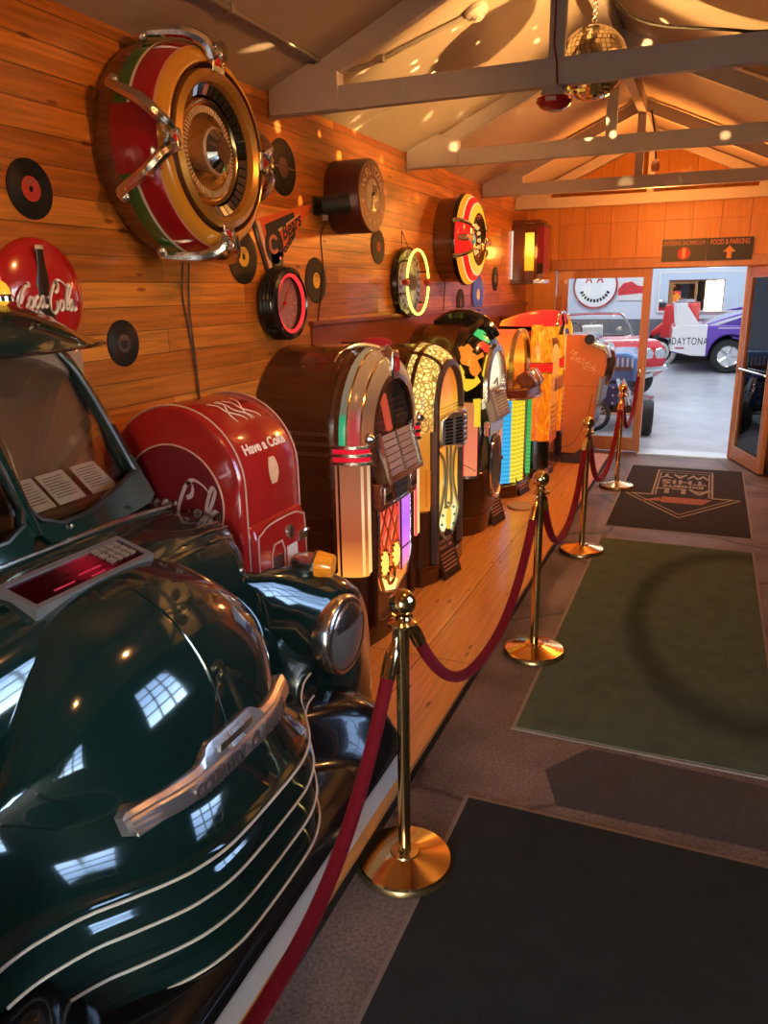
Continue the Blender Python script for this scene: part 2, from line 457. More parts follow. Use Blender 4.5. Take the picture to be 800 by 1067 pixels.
# dark red wainscot behind the jukeboxes
WAIN = wood('red brown wainscot', (.16, .030, .012), (.24, .055, .020), 'xzy', .3, .3, (6, 30, 3))
struct('trim_wainscot', MB().box((XW, 3.72, .09), (XW + .014, 8.9, 1.63)).box((XW, 3.70, 1.63), (XW + .035, 8.9, 1.655)), WAIN, bevel=.003)
# roof trusses
def truss(y, label_name):
    mb = MB(); d = .042
    mb.box((XW, y - d / 2, 2.575), (XR, y + d / 2, 2.675))
    for s in (-1, 1):
        M = Matrix.Translation((XC, 0, 0)) @ Matrix.Scale(s, 4, (1, 0, 0))
        h = (XR - XW) / 2
        mb.prism([(0, ZR - .01), (h, ZW - .02), (h, ZW - .115), (0, ZR - .105)], 'y', y - d / 2 - .001, y + d / 2 + .001, M)
        mb.prism([(h - .36, 2.58), (h - .36, 2.73), (h - .22, 2.775), (h - .01, 2.69), (h - .01, 2.58)], 'y', y - d / 2 - .012, y + d / 2 + .012, M)
    mb.box((XC - .032, y - d / 2 + .004, 2.66), (XC + .032, y + d / 2 - .004, ZR - .05))
    o = obj(label_name, mb, TRUSS, bevel=.003); o['kind'] = 'structure'
    return o
for i, y in enumerate((3.42, 5.19, 7.05, 8.3)):
    truss(y, 'trim_%d' % (4 + i))
struct('trim_8', MB().box((XC - .03, Y0, ZR - .12), (XC + .03, YB, ZR - .01)), TRUSS)

# platform
PZ, PX = .09, -.885
t = MB().box((XW, Y0, PZ - .02), (PX, 8.35, PZ))
pf = struct('floor_platform', t, DECK)
struct('trim_9', MB().box((XW, Y0, 0), (PX - .012, 8.34, PZ - .02)), mat('black fascia', (.012, .010, .009), .5))

# fixed glazed leaf left of the doorway
mb = MB(); z0 = .02
mb.box((-1.62, YB + .0, z0), (-1.50, YB + .06, 1.99)).box((-.71, YB, z0), (-.64, YB + .06, 1.99)).box((-1.5, YB, z0), (-.71, YB + .06, .17)).box((-1.5, YB, 1.90), (-.71, YB + .06, 1.99))
w = struct('window_1', mb, OAK)
obj('window_glass', MB().box((-1.5, YB + .025, .17), (-.71, YB + .033, 1.90)), glass('shop glass'), w)
obj('window_latch', MB().box((-1.63, YB - .02, 1.55), (-1.56, YB, 1.72)), OAK, w, bevel=.006)
# frame of the doorway, threshold
mb = MB().box((-.66, YB - .01, 0), (-.625, YB + .1, 2.0)).box((.285, YB - .01, 0), (.33, YB + .1, 2.0)).box((-.66, YB - .01, 1.985), (.33, YB + .1, 2.03))
struct('trim_10', mb, OAK)
struct('trim_11', MB().box((-.64, YB - .05, 0), (.30, YB + .22, .012)), mat('steel threshold', (.6, .6, .6), .35, .9, bump=.2))
# open door leaf on the right, hinged at the jamb
dr = bpy.data.objects.new('door_1', None); COL.objects.link(dr); dr['kind'] = 'structure'
dr.location = (.325, YB - .03, .02); dr.rotation_euler = (0, 0, radians(-72))
LW = .82
mb = MB().box((0, -.02, 0), (.085, .02, 1.95)).box((LW - .085, -.02, 0), (LW, .02, 1.95)).box((.085, -.02, 0), (LW - .085, .02, .14)).box((.085, -.02, 1.86), (LW - .085, .02, 1.95))
obj('door_frame', mb, OAK, dr, bevel=.004)
obj('door_glass', MB().box((.085, -.004, .14), (LW - .085, .004, 1.86)), glass('shop glass'), dr)
mb = MB().tube([(.10, -.05, .95), (LW - .06, -.05, .95)], .012, 10).tube([(.12, -.02, .95), (.12, -.05, .95)], .009).tube([(LW - .05, -.02, .95), (LW - .05, -.05, .95)], .009)
obj('push_bar', mb, CHROME, dr)
mb = MB()
for x in (.088, LW - .094): mb.box((x, -.024, .14), (x + .006, -.02, 1.86))
for z in (.14, 1.854): mb.box((.088, -.024, z), (LW - .088, -.02, z + .006))
obj('glazing_bead', mb, CREAM, dr)

# floor mats
EDGE = mat('mat rubber edge', (.30, .25, .21), .7)
def carpet(name, label, x0, x1, y0, y1, m, parts=None, seed=1):
    t_ = thing(name, label, 'floor mat', ((x0 + x1) / 2, (y0 + y1) / 2, .0))
    hx, hy = (x1 - x0) / 2, (y1 - y0) / 2
    obj('carpet', MB().box((-hx, -hy, .001), (hx, hy, .009)), m, t_, bevel=.002)
    e = .016
    mb = MB()
    mb.box((-hx - e, -hy - e, 0.0005), (hx + e, -hy, .006)).box((-hx - e, hy, .0005), (hx + e, hy + e, .006)).box((-hx - e, -hy, .0005), (-hx, hy, .006)).box((hx, -hy, .0005), (hx + e, hy, .006))
    obj('rubber_edge', mb, EDGE, t_)
    return t_
GREEN = mat('green mat pile', (.118, .162, .105), .95, noise=.35, nscale=9, bump=.5, spec=.1)
NEAR = mat('black mat pile', (.042, .047, .045), .95, noise=.3, nscale=9, bump=.5, spec=.1)
ARROWM = mat('grey mat pile', (.052, .050, .050), .95, noise=.25, nscale=12, bump=.5, spec=.1)
cg = carpet('floor_mat', 'long green floor mat with a curved dark streak, middle of the walkway', -.615, .405, 2.87, 5.64, GREEN)
# worn curved streak in the pile of the green mat
def streak(m):
    N, L = m.node_tree.nodes, m.node_tree.links; b = N['Principled BSDF']
    tc = N.new('ShaderNodeTexCoord'); mp = N.new('ShaderNodeMapping'); mp.vector_type = 'TEXTURE'
    mp.inputs['Location'].default_value = (.42, .10, 0); mp.inputs['Scale'].default_value = (.56, 1.15, 1)
    L.new(tc.outputs['Object'], mp.inputs[0])
    sp = N.new('ShaderNodeSeparateXYZ'); L.new(mp.outputs[0], sp.inputs[0]); cb = N.new('ShaderNodeCombineXYZ'); L.new(sp.outputs[0], cb.inputs[0]); L.new(sp.outputs[1], cb.inputs[1])
    ln = N.new('ShaderNodeVectorMath'); ln.operation = 'LENGTH'; L.new(cb.outputs[0], ln.inputs[0])
    s1 = N.new('ShaderNodeMath'); s1.operation = 'SUBTRACT'; s1.inputs[1].default_value = 1; L.new(ln.outputs['Value'], s1.inputs[0])
    ab = N.new('ShaderNodeMath'); ab.operation = 'ABSOLUTE'; L.new(s1.outputs[0], ab.inputs[0])
    r = ramp(N, [(0, (.52, .52, .52)), (.06, (.62, .62, .62)), (.16, (1, 1, 1))]); L.new(ab.outputs[0], r.inputs[0])
    mx = N.new('ShaderNodeMix'); mx.data_type = 'RGBA'; mx.blend_type = 'MULTIPLY'; mx.inputs[0].default_value = 1
    src = b.inputs['Base Color'].links[0].from_socket
    L.new(src, mx.inputs[6]); L.new(r.outputs[0], mx.inputs[7]); L.new(mx.outputs[2], b.inputs['Base Color'])
streak(GREEN)
carpet('floor_mat', 'black floor mat nearest the viewer, at the foot of the front brass post', -.665, .42, -.9, 2.34, NEAR)
ca = carpet('floor_mat', 'dark grey floor mat printed with an arrow and the words ALL EXHIBITS THIS WAY', -.625, .415, 5.98, 8.26, ARROWM)
PRINT = mat('mat print', (.36, .31, .22), .9)
mb = MB(); zz = .0095
def outline(sc, w):
    P = [(-.25, .98), (-.25, -.06), (-.475, -.06), (.0, -.76), (.475, -.06), (.25, -.06), (.25, .98)]
    cx_, cy_ = 0, .1
    Q = [(cx_ + (x - cx_) * sc, cy_ + (y - cy_) * sc) for x, y in P]
    for i in range(7):
        a, b = Q[i], Q[(i + 1) % 7]
        mb.ribbon([(*a, zz), (*b, zz)], w, (0, 0, 1), .0006)
outline(1.0, .018); outline(.89, .013)
for i, (s, sz) in enumerate((('ALL', .22), ('EXHIBITS', .105), ('THIS', .19), ('WAY', .19))):
    M = frame((0, .05 + (.06, .20, .36, .58)[i], zz), (-1, 0, 0), (0, -1, 0), (0, 0, 1))
    M = frame((0, (.14, .32, .50, .74)[i], zz), (-(1.25, .80, .98, .98)[i], 0, 0), (0, -1.2, 0), (0, 0, 1))
    text_into(mb, s, sz, M, extrude=.0005, bold=.005, space=1.05)
obj('arrow_print', mb, PRINT, ca)
# pointing hand print
mb = MB()
for k in range(4): mb.ribbon([(-.16, -.13 - .050 * k, zz), (.24 - .02 * k, -.13 - .050 * k, zz)], .042, (0, 0, 1), .0006)
mb.ribbon([(-.16, -.20, zz), (-.30, -.28, zz)], [.12, .02], (0, 0, 1), .0006)
obj('hand_print', mb, mat('mat print red', (.42, .16, .09), .9), ca)
# asphalt patch in the floor
mb = MB(); P = [(-.36, 2.42), (.60, 2.44), (.60, 2.80), (-.30, 2.83), (-.44, 2.62)]
mb.prism(P, 'z', -.01, .0015)
tag(obj('asphalt_patch', mb, mat('coarse asphalt', (.105, .083, .078), .9, noise=.8, nscale=160, bump=1.0)), 'rough dark asphalt patch in the floor between the black and green mats', 'floor patch')
# ------------------------------------------------------------------ the truck-front jukebox
CY = 1.48
GREENP = mat('dark green car paint', (.004, .019, .0165), .10, coat=1.0)
car = thing('truck_front_jukebox', 'glossy dark green vintage truck front with hood keypad and COUNTRY CLASSICS nameplate', 'jukebox', (-1.3, CY, PZ))
cb = Vector((-1.3, CY, PZ))
def cobj(name, mb, m, parent=car, **kw):
    # geometry is written in world metres, the thing's origin is subtracted here
    bmesh.ops.translate(mb.b, verts=mb.b.verts, vec=-cb)
    return obj(name, mb, m, parent, **kw)

def interp(tab, t):
    if t <= tab[0][0]: return tab[0][1]
    for (a, b), (c, d) in zip(tab, tab[1:]):
        if t <= c:
            k = (t - a) / (c - a); k = k * k * (3 - 2 * k) * .5 + k * .5
            return b + (d - b) * k
    return tab[-1][1]
# centre-line profile (x, z) from the cowl to the foot
PROF = [(-1.70, 1.115), (-1.60, 1.112), (-1.50, 1.10), (-1.42, 1.085), (-1.35, 1.062), (-1.28, 1.028), (-1.21, .975), (-1.15, .90), (-1.11, .82), (-1.085, .74), (-1.065, .66), (-1.04, .60), (-1.005, .555), (-.975, .528)]
NOSE = []
STRIPE_Z = (.510, .425, .335, .240)
for i, z in enumerate(STRIPE_Z):
    xo = (-.962, -.952, -.945, -.940)[i]
    NOSE += [(xo, z + .012), (xo + .001, z), (xo - .034, z - .008), (xo - .030, z - .026), (xo - .012, z - .050)]
NOSE += [(-.955, .17), (-.955, .10)]
prof = [tuple(p) for p in smooth([(x, 0, z) for x, z in PROF], 3)]
prof = [(p[0], p[2]) for p in prof] + NOSE
DROP = [(0, 0), (.12, .002), (.2, .010), (.28, .035), (.34, .068), (.42, .125), (.48, .170), (.55, .205), (.62, .228), (.74, .24), (1.0, .27)]
DROPD = [(p[0], p[1]) for p in smooth([(a, b, 0) for a, b in DROP], 10)]
def drop(t):
    for (a, b), (c, d) in zip(DROPD, DROPD[1:]):
        if t <= c: return b + (d - b) * (t - a) / max(1e-9, c - a)
    return DROPD[-1][1]
def hood_pt(i, s):
    x, z = prof[i]
    n = len(prof)
    u = min(1, max(0, (1.13 - z) / .6))
    a, b = prof[max(0, i - 1)], prof[min(n - 1, i + 1)]
    tx, tz = b[0] - a[0], b[1] - a[1]; l = sqrt(tx * tx + tz * tz); tx, tz = tx / l, tz / l
    nx, nz = tz, -tx                     # inward normal for a profile running forward/down
    if nz > 0 or (nz == 0 and nx > 0): nx, nz = -nx, -nz
    if nz > -.15: nx, nz = -1, 0
    # upper body: superellipse section
    Wd = .48 + .14 * min(1, u * 1.6); D = .52
    th = s * pi / 2
    sy = (abs(sin(th)) ** .82) * (1 if s >= 0 else -1)
    ex = 1 - abs(cos(th)) ** .78
    pu = Vector((x + nx * D * ex, CY + Wd * sy, z + nz * D * ex))
    # nose: plan-view curve
    dy = .70 * s
    k = .90 + .10 * u
    pl = Vector((x - drop(abs(dy) / k), CY + dy, z))
    w = min(1, max(0, (.92 - z) / .30)); w = w * w * (3 - 2 * w)
    return pu * (1 - w) + pl * w
NS = 48
mb = MB()
rows = [[hood_pt(i, -1 + 2 * j / NS) for j in range(NS + 1)] for i in range(len(prof))]
mb.loft(rows)
# close behind
hood = cobj('hood', mb, GREENP, angle=60)
# centre crease
mb = MB(); pts = [hood_pt(i, 0) + Vector((.0, 0, .002)) for i in range(12, 31)]
mb.tube(pts, .0035, 6)
cobj('hood_crease', mb, GREENP, hood)
# cream lines along the grille steps
def surf(i, s, out=.004):
    p = hood_pt(i, s); return p + Vector((out, 0, 0))
n0 = len(prof) - len(NOSE)
for k in range(4):
    i = n0 + 5 * k + 1
    mb = MB(); mb.tube([surf(i, -1 + 2 * j / 80, .001) for j in range(2, 79)], .0042, 6)
    cobj('grille_line', mb, CREAM)
# nameplate across the nose
EMB = mat('cast aluminium', (.62, .56, .54), .32, .9, bump=.1, nscale=90)
def plate_pt(t, h, out):
    # t along the width -1..1, h height offset
    y = CY + .36 * t
    z = .650 + h
    i = min(range(len(prof) - len(NOSE)), key=lambda q: abs(prof[q][1] - z))
    s = t * .36 / .70
    # find s so the surface meets y
    lo, hi = -1, 1
    for _ in range(30):
        m_ = (lo + hi) / 2
        if hood_pt(i, m_)[1] < y: lo = m_
        else: hi = m_
    c0 = hood_pt(i, 0); p = hood_pt(i, lo); p = Vector((max(p[0], c0[0] - .062 * t * t), y, z))
    return p + Vector((out, 0, out * .35))
def half_h(t):
    a = abs(t)
    return .032 - .006 * a if a > .42 else .030 + .034 * (1 - smoothst(.24, .42, a))
def smoothst(a, b, x):
    k = min(1, max(0, (x - a) / (b - a))); return k * k * (3 - 2 * k)
rows = []
NT = 60
for j in range(NT + 1):
    t = -1 + 2 * j / NT
    top = half_h(t); bot = -.038 + .008 * abs(t)
    tp = .75 if abs(t) > .97 else 1
    hs = [bot, bot, bot * .5, .004, .010, top * .6, top, top]
    od = [-.03, .012, .020, .022, .015, .015, .010, -.03]
    rows.append([plate_pt(t, h * tp, o_ * (1 if abs(t) < .99 else .6)) for h, o_ in zip(hs, od)])
mb = MB(); mb.loft(rows, True, True)
plate = cobj('nameplate', mb, EMB, angle=30)
for zz_ in (-.024, -.012, .0):
    mb = MB(); mb.tube([plate_pt(t, zz_, .020) for t in (-.98, -.93, -.88, -.83, -.78)], [.006, .0055, .005, .004, .001], 8)
    cobj('nameplate_rib', mb, EMB, plate)
mb = MB()
txt = 'COUNTRY CLASSICS'
for i, ch in enumerate(txt):
    if ch == ' ': continue
    t = -.50 + 1.22 * i / (len(txt) - 1)
    p = plate_pt(t, -.018, .022); q = plate_pt(t + .02, -.018, .022)
    rt = (q - p).normalized(); up = Vector((-.18, 0, 1)).normalized(); nn = rt.cross(up).normalized()
    text_into(mb, ch, .046, frame(p, rt, up, nn), extrude=.005, bold=.002)
cobj('nameplate_lettering', mb, mat('dark cast lettering', (.34, .29, .28), .35, .9), plate)
mb = MB()                                   # bow-tie badge
for zz_, sc in ((.034, 1.0),):
    P = [(-.075, -.010), (-.028, -.010), (-.030, -.020), (.030, -.020), (.028, -.010), (.075, -.010), (.078, .010), (.034, .010), (.034, .020), (-.028, .020), (-.026, .010), (-.070, .010)]
    pb = [plate_pt((x) / .36, zz_ + z, .013) for x, z in P]
    pf_ = [plate_pt((x) / .36, zz_ + z, .021) for x, z in P]
    mb.loft([pb, pf_], True, True)
cobj('bow_tie_badge', mb, CHROME_WARM, plate)

# keypad and display let into the hood top
pc = Vector((-1.49, CY - .03, 1.106)); px = Vector((1, 0, -.30)).normalized(); py = Vector((0, 1, 0)); pn = px.cross(py).normalized()
KM = frame(pc, px, py, pn)
mb = MB()
def ringbox(mb, x0, x1, y0, y1, w, z0, z1, M):
    mb.box((x0, y0, z0), (x0 + w, y1, z1), M); mb.box((x1 - w, y0, z0), (x1, y1, z1), M)
    mb.box((x0 + w, y0, z0), (x1 - w, y0 + w, z1), M); mb.box((x0 + w, y1 - w, z0), (x1 - w, y1, z1), M)
ringbox(mb, -.060, .075, -.215, .215, .015, -.03, .005, KM)
console = cobj('selector_console', mb, mat('brushed bezel', (.22, .20, .20), .45, .5))
cobj('display_window', MB().box((-.046, -.201, -.03), (.061, .201, -.002), KM), lit('red display glow', [(0, (.003, .0005, .001)), (.3, (.006, .001, .002)), (.52, (.30, .004, .02)), (.66, (.03, .002, .005)), (.75, (.004, .001, .001))], -.20, .20, .6, marble=.16, mscale=(30, 9, 14), axis='y', rough=.1), console)
mb = MB()
for (x, y0, y1) in ((.035, -.12, -.05), (.02, -.02, .06), (.045, .0, .05)): mb.box((x - .0025, y0, -.002), (x + .0025, y1, -.001), KM)
cobj('red_digits', mb, mat('red led', (.2, 0, .01), .4, emit=(.9, .05, .12), strength=.35), console)
for r in range(4):
    for c in range(3):
        x, y = -.032 + c * .027, .10 + r * .026
        mb = MB(); mb.box((x - .010, y - .010, -.002), (x + .010, y + .010, .004), KM)
        cobj('key', mb, mat('keypad key', (.20, .16, .12), .5), console)
# cowl and cab
def cab_row(x, hw, z0, z1, bulge):
    P = []
    for j in range(25):
        a = pi * j / 24
        c, s = cos(a), sin(a)
        P.append((x + bulge * s * 0, CY - hw * (abs(c) ** .42) * (1 if c > 0 else -1), z0 + (z1 - z0) * (abs(s) ** .5)))
    return P
mb = MB()
# cowl body under the windscreen
for sgn in (0,):
    rows = []
    for (x, hw, zt) in ((-1.905, .63, 1.15), (-1.76, .63, 1.15), (-1.66, .62, 1.13), (-1.625, .61, 1.115), (-1.60, .60, 1.09), (-1.585, .59, .9)):
        rows.append([(x, CY + hw * (-1 + 2 * j / 24), zt - .055 * abs(-1 + 2 * j / 24) ** 3) for j in range(25)])
    mb.loft(rows)
    for sg in (-1, 1):
        mb.prism([(-1.905, .25), (-1.905, 1.095), (-1.76, 1.095), (-1.68, 1.075), (-1.62, 1.035), (-1.58, .965), (-1.45, .80), (-1.45, .25)], 'y', CY + sg * .63 - .008, CY + sg * .63 + .008)
cobj('cowl', mb, GREENP)
def wind(y, z):   # the raked plane of the windscreen frame
    return (-1.655 - (z - 1.15) * .42 - .10 * ((y - CY) / .6) ** 2, y, z)
OUT = [(.60, 1.12), (.575, 1.20), (.52, 1.42), (.455, 1.60), (.40, 1.68), (.30, 1.73), (.0, 1.77)]
full = [(CY + a, b) for a, b in OUT] + [(CY - a, b) for a, b in reversed(OUT[:-1])]
full = [(p[1], p[2]) for p in smooth([(0, y, z) for y, z in full], 3)]
# cab shell: outline swept back to the wall
mb = MB(); rows = []
for (dx, sc) in ((0.0, 1.0), (-.03, 1.015), (-.30, 1.03)):
    rows.append([(max(wind(y, z)[0] + dx, -1.905), CY + (y - CY) * sc, z + (.012 if dx < 0 and z > 1.5 else 0)) for y, z in full])
mb.loft(rows)
cobj('cab_shell', mb, GREENP, angle=50)
# windscreen frame: outer outline to the openings of the two panes
def pane(sgn):
    P = [(.028, 1.205), (.48, 1.225), (.515, 1.26), (.455, 1.52), (.40, 1.615), (.34, 1.65), (.028, 1.68)]
    return [(CY + sgn * a, b) for a, b in P]
def pane_s(sgn): return [(p[1], p[2]) for p in smooth([(0, y, z) for y, z in pane(sgn)], 5, True)]
for sgn in (1, -1):
    P = pane_s(sgn)
    mb = MB()
    n = len(P)
    cyp = sum(p[0] for p in P) / n; czp = sum(p[1] for p in P) / n
    # frame strip between the pane and the cab outline: radial projection onto the outline polygon
    def hit(ang):
        best = None
        dx, dz = cos(ang), sin(ang)
        poly = full + [full[0]]
        for a, b in zip(poly, poly[1:]):
            ex, ez = b[0] - a[0], b[1] - a[1]; det = dx * (-ez) + dz * ex
            if abs(det) < 1e-9: continue
            rx, rz = a[0] - cyp, a[1] - czp
            t_ = (rx * (-ez) + rz * ex) / det; u_ = (dx * rz - dz * rx) / det
            if t_ > 0 and -1e-6 <= u_ <= 1 + 1e-6 and (best is None or t_ < best): best = t_
        return (cyp + dx * best, czp + dz * best)
    outer = []
    for y, z in P:
        h_ = hit(math.atan2(z - czp, y - cyp))
        if (h_[0] - CY) * sgn < 0:       # stay on this side of the centre line
            k = (CY - cyp) / (h_[0] - cyp); h_ = (CY, czp + (h_[1] - czp) * k)
        outer.append(h_)
    off = Vector((.012, 0, .004))
    mb.loft([[Vector(wind(*p)) - off for p in outer], [Vector(wind(*p)) + off for p in outer], [Vector(wind(*p)) + off for p in P], [Vector(wind(*p)) - off * 2 for p in P]], True)
    cobj('windshield_frame', mb, GREENP, angle=40)
    mb = MB(); mb.tube([Vector(wind(*p)) + off for p in P], .008, 6, True)
    cobj('windshield_gasket', mb, mat('black gasket', (.015, .013, .012), .35))
    mb = MB(); mb.f([mb.v(Vector(wind(*p)) - off) for p in P]); mb.f([mb.v(Vector(wind(*p)) - off * 1.4) for p in P])
    cobj('windshield_glass', mb, glass('smoked windscreen', (.95, .90, .84), .01, 2.4))
mb = MB(); mb.tube([Vector(wind(CY, z)) + Vector((.01, 0, 0)) for z in (1.17, 1.3, 1.5, 1.72)], .016, 8)
cobj('windshield_post', mb, GREENP)
# dashboard inside, dark back panel
cobj('dash_shelf', MB().box((-1.89, CY - .55, 1.17), (-1.74, CY + .55, 1.185)), mat('brown dash', (.22, .12, .075), .5))
cobj('cab_back_panel', MB().box((-1.905, CY - .5, 1.185), (-1.895, CY + .5, 1.68)), mat('brown cab lining', (.30, .16, .10), .6))
for i, (y, w_) in enumerate(((1.62, .10), (1.74, .11), (1.88, .11), (1.38, .11), (1.25, .10))):
    M = frame((-1.815, y, 1.235), (0, 1, 0), (-.75, 0, .66), (.66, 0, .75))
    pp = cobj('title_card', MB().cbox((0, 0, 0), (w_, .12, .003), M), PAPER)
    mb = MB()
    for k in range(8): mb.cbox((-.004 * (k % 3), .042 - .011 * k, .0022), (w_ * .72, .0025, .001), M)
    cobj('card_text', mb, mat('card ink', (.12, .10, .09), .8), pp)
# roof, visor
def visor_row(x0, bow, zf, hw=.43):
    return [(x0 - bow * s * s, CY + s * hw, zf(s)) for s in [-1 + 2 * j / 32 for j in range(33)]]
top = lambda s: 1.805 - .135 * abs(s) ** 2.0
mb = MB()
mb.loft([visor_row(-1.90, 0, lambda s: top(s) + .012, .47), visor_row(-1.80, .04, lambda s: top(s) + .004, .46), visor_row(-1.70, .09, lambda s: 1.755 - .085 * s * s), visor_row(-1.615, .12, lambda s: 1.668 - .0 * s * s), visor_row(-1.612, .12, lambda s: 1.655), visor_row(-1.70, .10, lambda s: 1.662), visor_row(-1.84, .05, lambda s: 1.655)], False)
cobj('sun_visor', mb, GREENP, angle=40)
mb = MB(); mb.tube(visor_row(-1.610, .12, lambda s: 1.661), .005, 6)
cobj('visor_edge_trim', mb, BLACK)
mb = MB(); mb.loft([visor_row(-1.902, 0, lambda s: top(s) + .012, .47), visor_row(-1.902, 0, lambda s: 1.60, .47)])
cobj('roof_back', mb, GREENP)
for y in (CY + .10, CY - .10, CY + .0):
    mb = MB(); mb.lathe([(.036, 0), (.036, .012), (.030, .018), (1e-4, .018)], 'z', (-1.775, y - .0, 1.792), 16)
    m_ = cobj('marker_lamp', mb, CHROME)
    mb = MB(); mb.sphere((-1.775, y, 1.812), .030, 16, (1, 1, 1.2))
    cobj('amber_lens', mb, mat('amber lit lens', (.6, .28, .02), .25, emit=(1, .48, .03), strength=.7), m_)
# belt line
mb = MB(); mb.tube([(-1.640 - .05 * abs(s) ** 3, CY + .63 * s, 1.130 - .042 * abs(s) ** 3) for s in [(-1 + 2 * j / 40) for j in range(41)]], .009, 8)
cobj('belt_moulding', mb, CHROME_WARM)
mb = MB(); mb.lathe([(1e-4, 0.012), (.009, .010), (.010, 0), (.008, -.004)], 'x', (-1.655, CY + .12, 1.165), 12)
cobj('washer_jet', mb, CHROME)
mb = MB(); mb.loft([[(x, CY + .52 * (-1 + 2 * j / 16), z - .03 * abs(-1 + 2 * j / 16) ** 3) for j in range(17)] for x, z in ((-1.66, 1.11), (-1.58, 1.092), (-1.48, 1.080), (-1.41, 1.052), (-1.37, 1.0), (-1.345, .9))])
cobj('cowl_deck', mb, GREENP)
# side louvres on the cowl flank panels
def shell_side(sgn):
    t_ = CY + sgn * .50
    mb = MB()
    rows = []
    for (x, z, h) in ((-1.70, 1.08, .10), (-1.60, 1.105, .12), (-1.50, 1.095, .13), (-1.43, 1.06, .14), (-1.39, .99, .16), (-1.375, .90, .2)):
        rows.append([(x, CY + sgn * .06, z - .01), (x, CY + sgn * .33, z + .005), (x, CY + sgn * .48, z), (x, CY + sgn * .57, z - .012), (x - .01, CY + sgn * .605, z - .04), (x - .02, CY + sgn * .615, z - .10), (x - .02, CY + sgn * .62, .45)])
    mb.loft(rows)
    mb.f([mb.v(p) for p in [(-1.375, CY + sgn * .33, .905), (-1.375, CY + sgn * .48, .90), (-1.375, CY + sgn * .57, .888), (-1.385, CY + sgn * .605, .86), (-1.395, CY + sgn * .615, .8), (-1.395, CY + sgn * .62, .45), (-1.375, CY + sgn * .33, .45)]])
    o = cobj('hood_side', mb, GREENP, angle=50)
    for k in range(3):
        mb = MB(); x, zc_ = ((-1.455, 1.083), (-1.430, 1.068), (-1.412, 1.040))[k]
        mb.tube([(x, CY + sgn * .44, zc_ + .002), (x, CY + sgn * .48, zc_), (x, CY + sgn * .57, zc_ - .012)], .0042, 6)
        cobj('louvre_line', mb, CHROME_WARM, o)
    return o
shell_side(1); shell_side(-1)
# fenders with headlamps
def fender(sgn):
    mb = MB(); rows = []
    for (x, yc, hw, zt, zb, sq) in ((-1.42, .60, .07, .88, .30, .5), (-1.37, .68, .14, .865, .22, .55), (-1.32, .80, .21, .84, .15, .6), (-1.26, .87, .215, .80, .12, .65), (-1.20, .90, .20, .765, .11, .7), (-1.165, .92, .185, .735, .11, .75), (-1.15, .925, .172, .715, .11, .8)):
        r = []
        for j in range(29):
            a = pi * (j / 28)
            c, s = cos(a), sin(a)
            r.append((x, CY + sgn * (yc - hw * (abs(c) ** sq) * (1 if c > 0 else -1)), zb + (zt - zb) * (abs(s) ** .55)))
        rows.append(r)
    mb.loft(rows)
    vs = [mb.v(p) for p in rows[-1]]; mb.f(vs)
    fo = cobj('fender', mb, GREENP, angle=60)
    # headlamp: bezel and mesh lens, looking slightly outwards
    hc = Vector((-1.160, CY + sgn * .865, .578)); d = Vector((1, -sgn * .04, .0)).normalized()
    rt = Vector((0, 0, 1)).cross(d).normalized(); up = d.cross(rt)
    HM = frame(hc, rt, up, d)
    mb = MB(); mb.lathe([(.150, -.08), (.156, -.02), (.153, .008), (.143, .022), (.130, .026), (.122, .022)], 'z', (0, 0, 0), 40, HM)
    hl = cobj('headlamp_bezel', mb, CHROME_WARM, fo, angle=50)
    mb = MB(); mb.lathe([(1e-4, .050), (.05, .046), (.09, .037), (.124, .022)], 'z', (0, 0, 0), 40, HM)
    cobj('headlamp_lens', mb, MESHM, hl)
    mb = MB()                               # eyebrow cover over the top of the lens
    rows = []
    for j in range(13):
        u = -1 + 2 * j / 12; xx = .118 * u * .86
        yt = sqrt(max(0, .122 ** 2 - xx * xx)); yb = .058 + .012 * u
        def dz(x_, y_): q = min(1, sqrt(x_ * x_ + y_ * y_) / .124); return .054 - .026 * q * q
        rows.append([Vector((xx, yb, dz(xx, yb) - .01)), Vector((xx, yb, dz(xx, yb) + .004)), Vector((xx, (yb + yt) / 2, dz(xx, (yb + yt) / 2) + .006)), Vector((xx, yt, dz(xx, yt) + .004)), Vector((xx, yt, dz(xx, yt) - .01))])
    mb.loft([[HM @ p for p in r] for r in rows])
    cobj('headlamp_eyebrow', mb, CHROME_WARM, hl)
    # amber indicator on top of the fender
    tcn = Vector((-1.285, CY + sgn * .87, .845)); d2 = Vector((1, sgn * .15, -.10)).normalized(); r2 = Vector((0, 0, 1)).cross(d2).normalized(); u2 = d2.cross(r2)
    TM = frame(tcn, r2 * 1.3, u2 * 1.3, d2 * 1.3)
    mb = MB(); mb.lathe([(.018, -.05), (.026, -.03), (.034, .01), (.040, .014), (.040, .020)], 'z', (0, 0, 0), 20, TM)
    mb.box((-.012, -.05, -.03), (.012, -.02, 0), TM)
    ind = cobj('indicator_lamp', mb, CHROME_WARM, fo)
    mb = MB(); mb.lathe([(.036, .020), (.034, .05), (.030, .068), (1e-4, .072)], 'z', (0, 0, 0), 20, TM)
    for k in range(20):
        a = 2 * pi * k / 20; mb.tube([TM @ Vector((.0365 * cos(a), .0365 * sin(a), .022)), TM @ Vector((.031 * cos(a), .031 * sin(a), .066))], .002, 4)
    cobj('amber_lens', mb, mat('amber lens', (.85, .30, .02), .15, emit=(1, .25, .01), strength=.12, coat=.5), ind)
    return fo
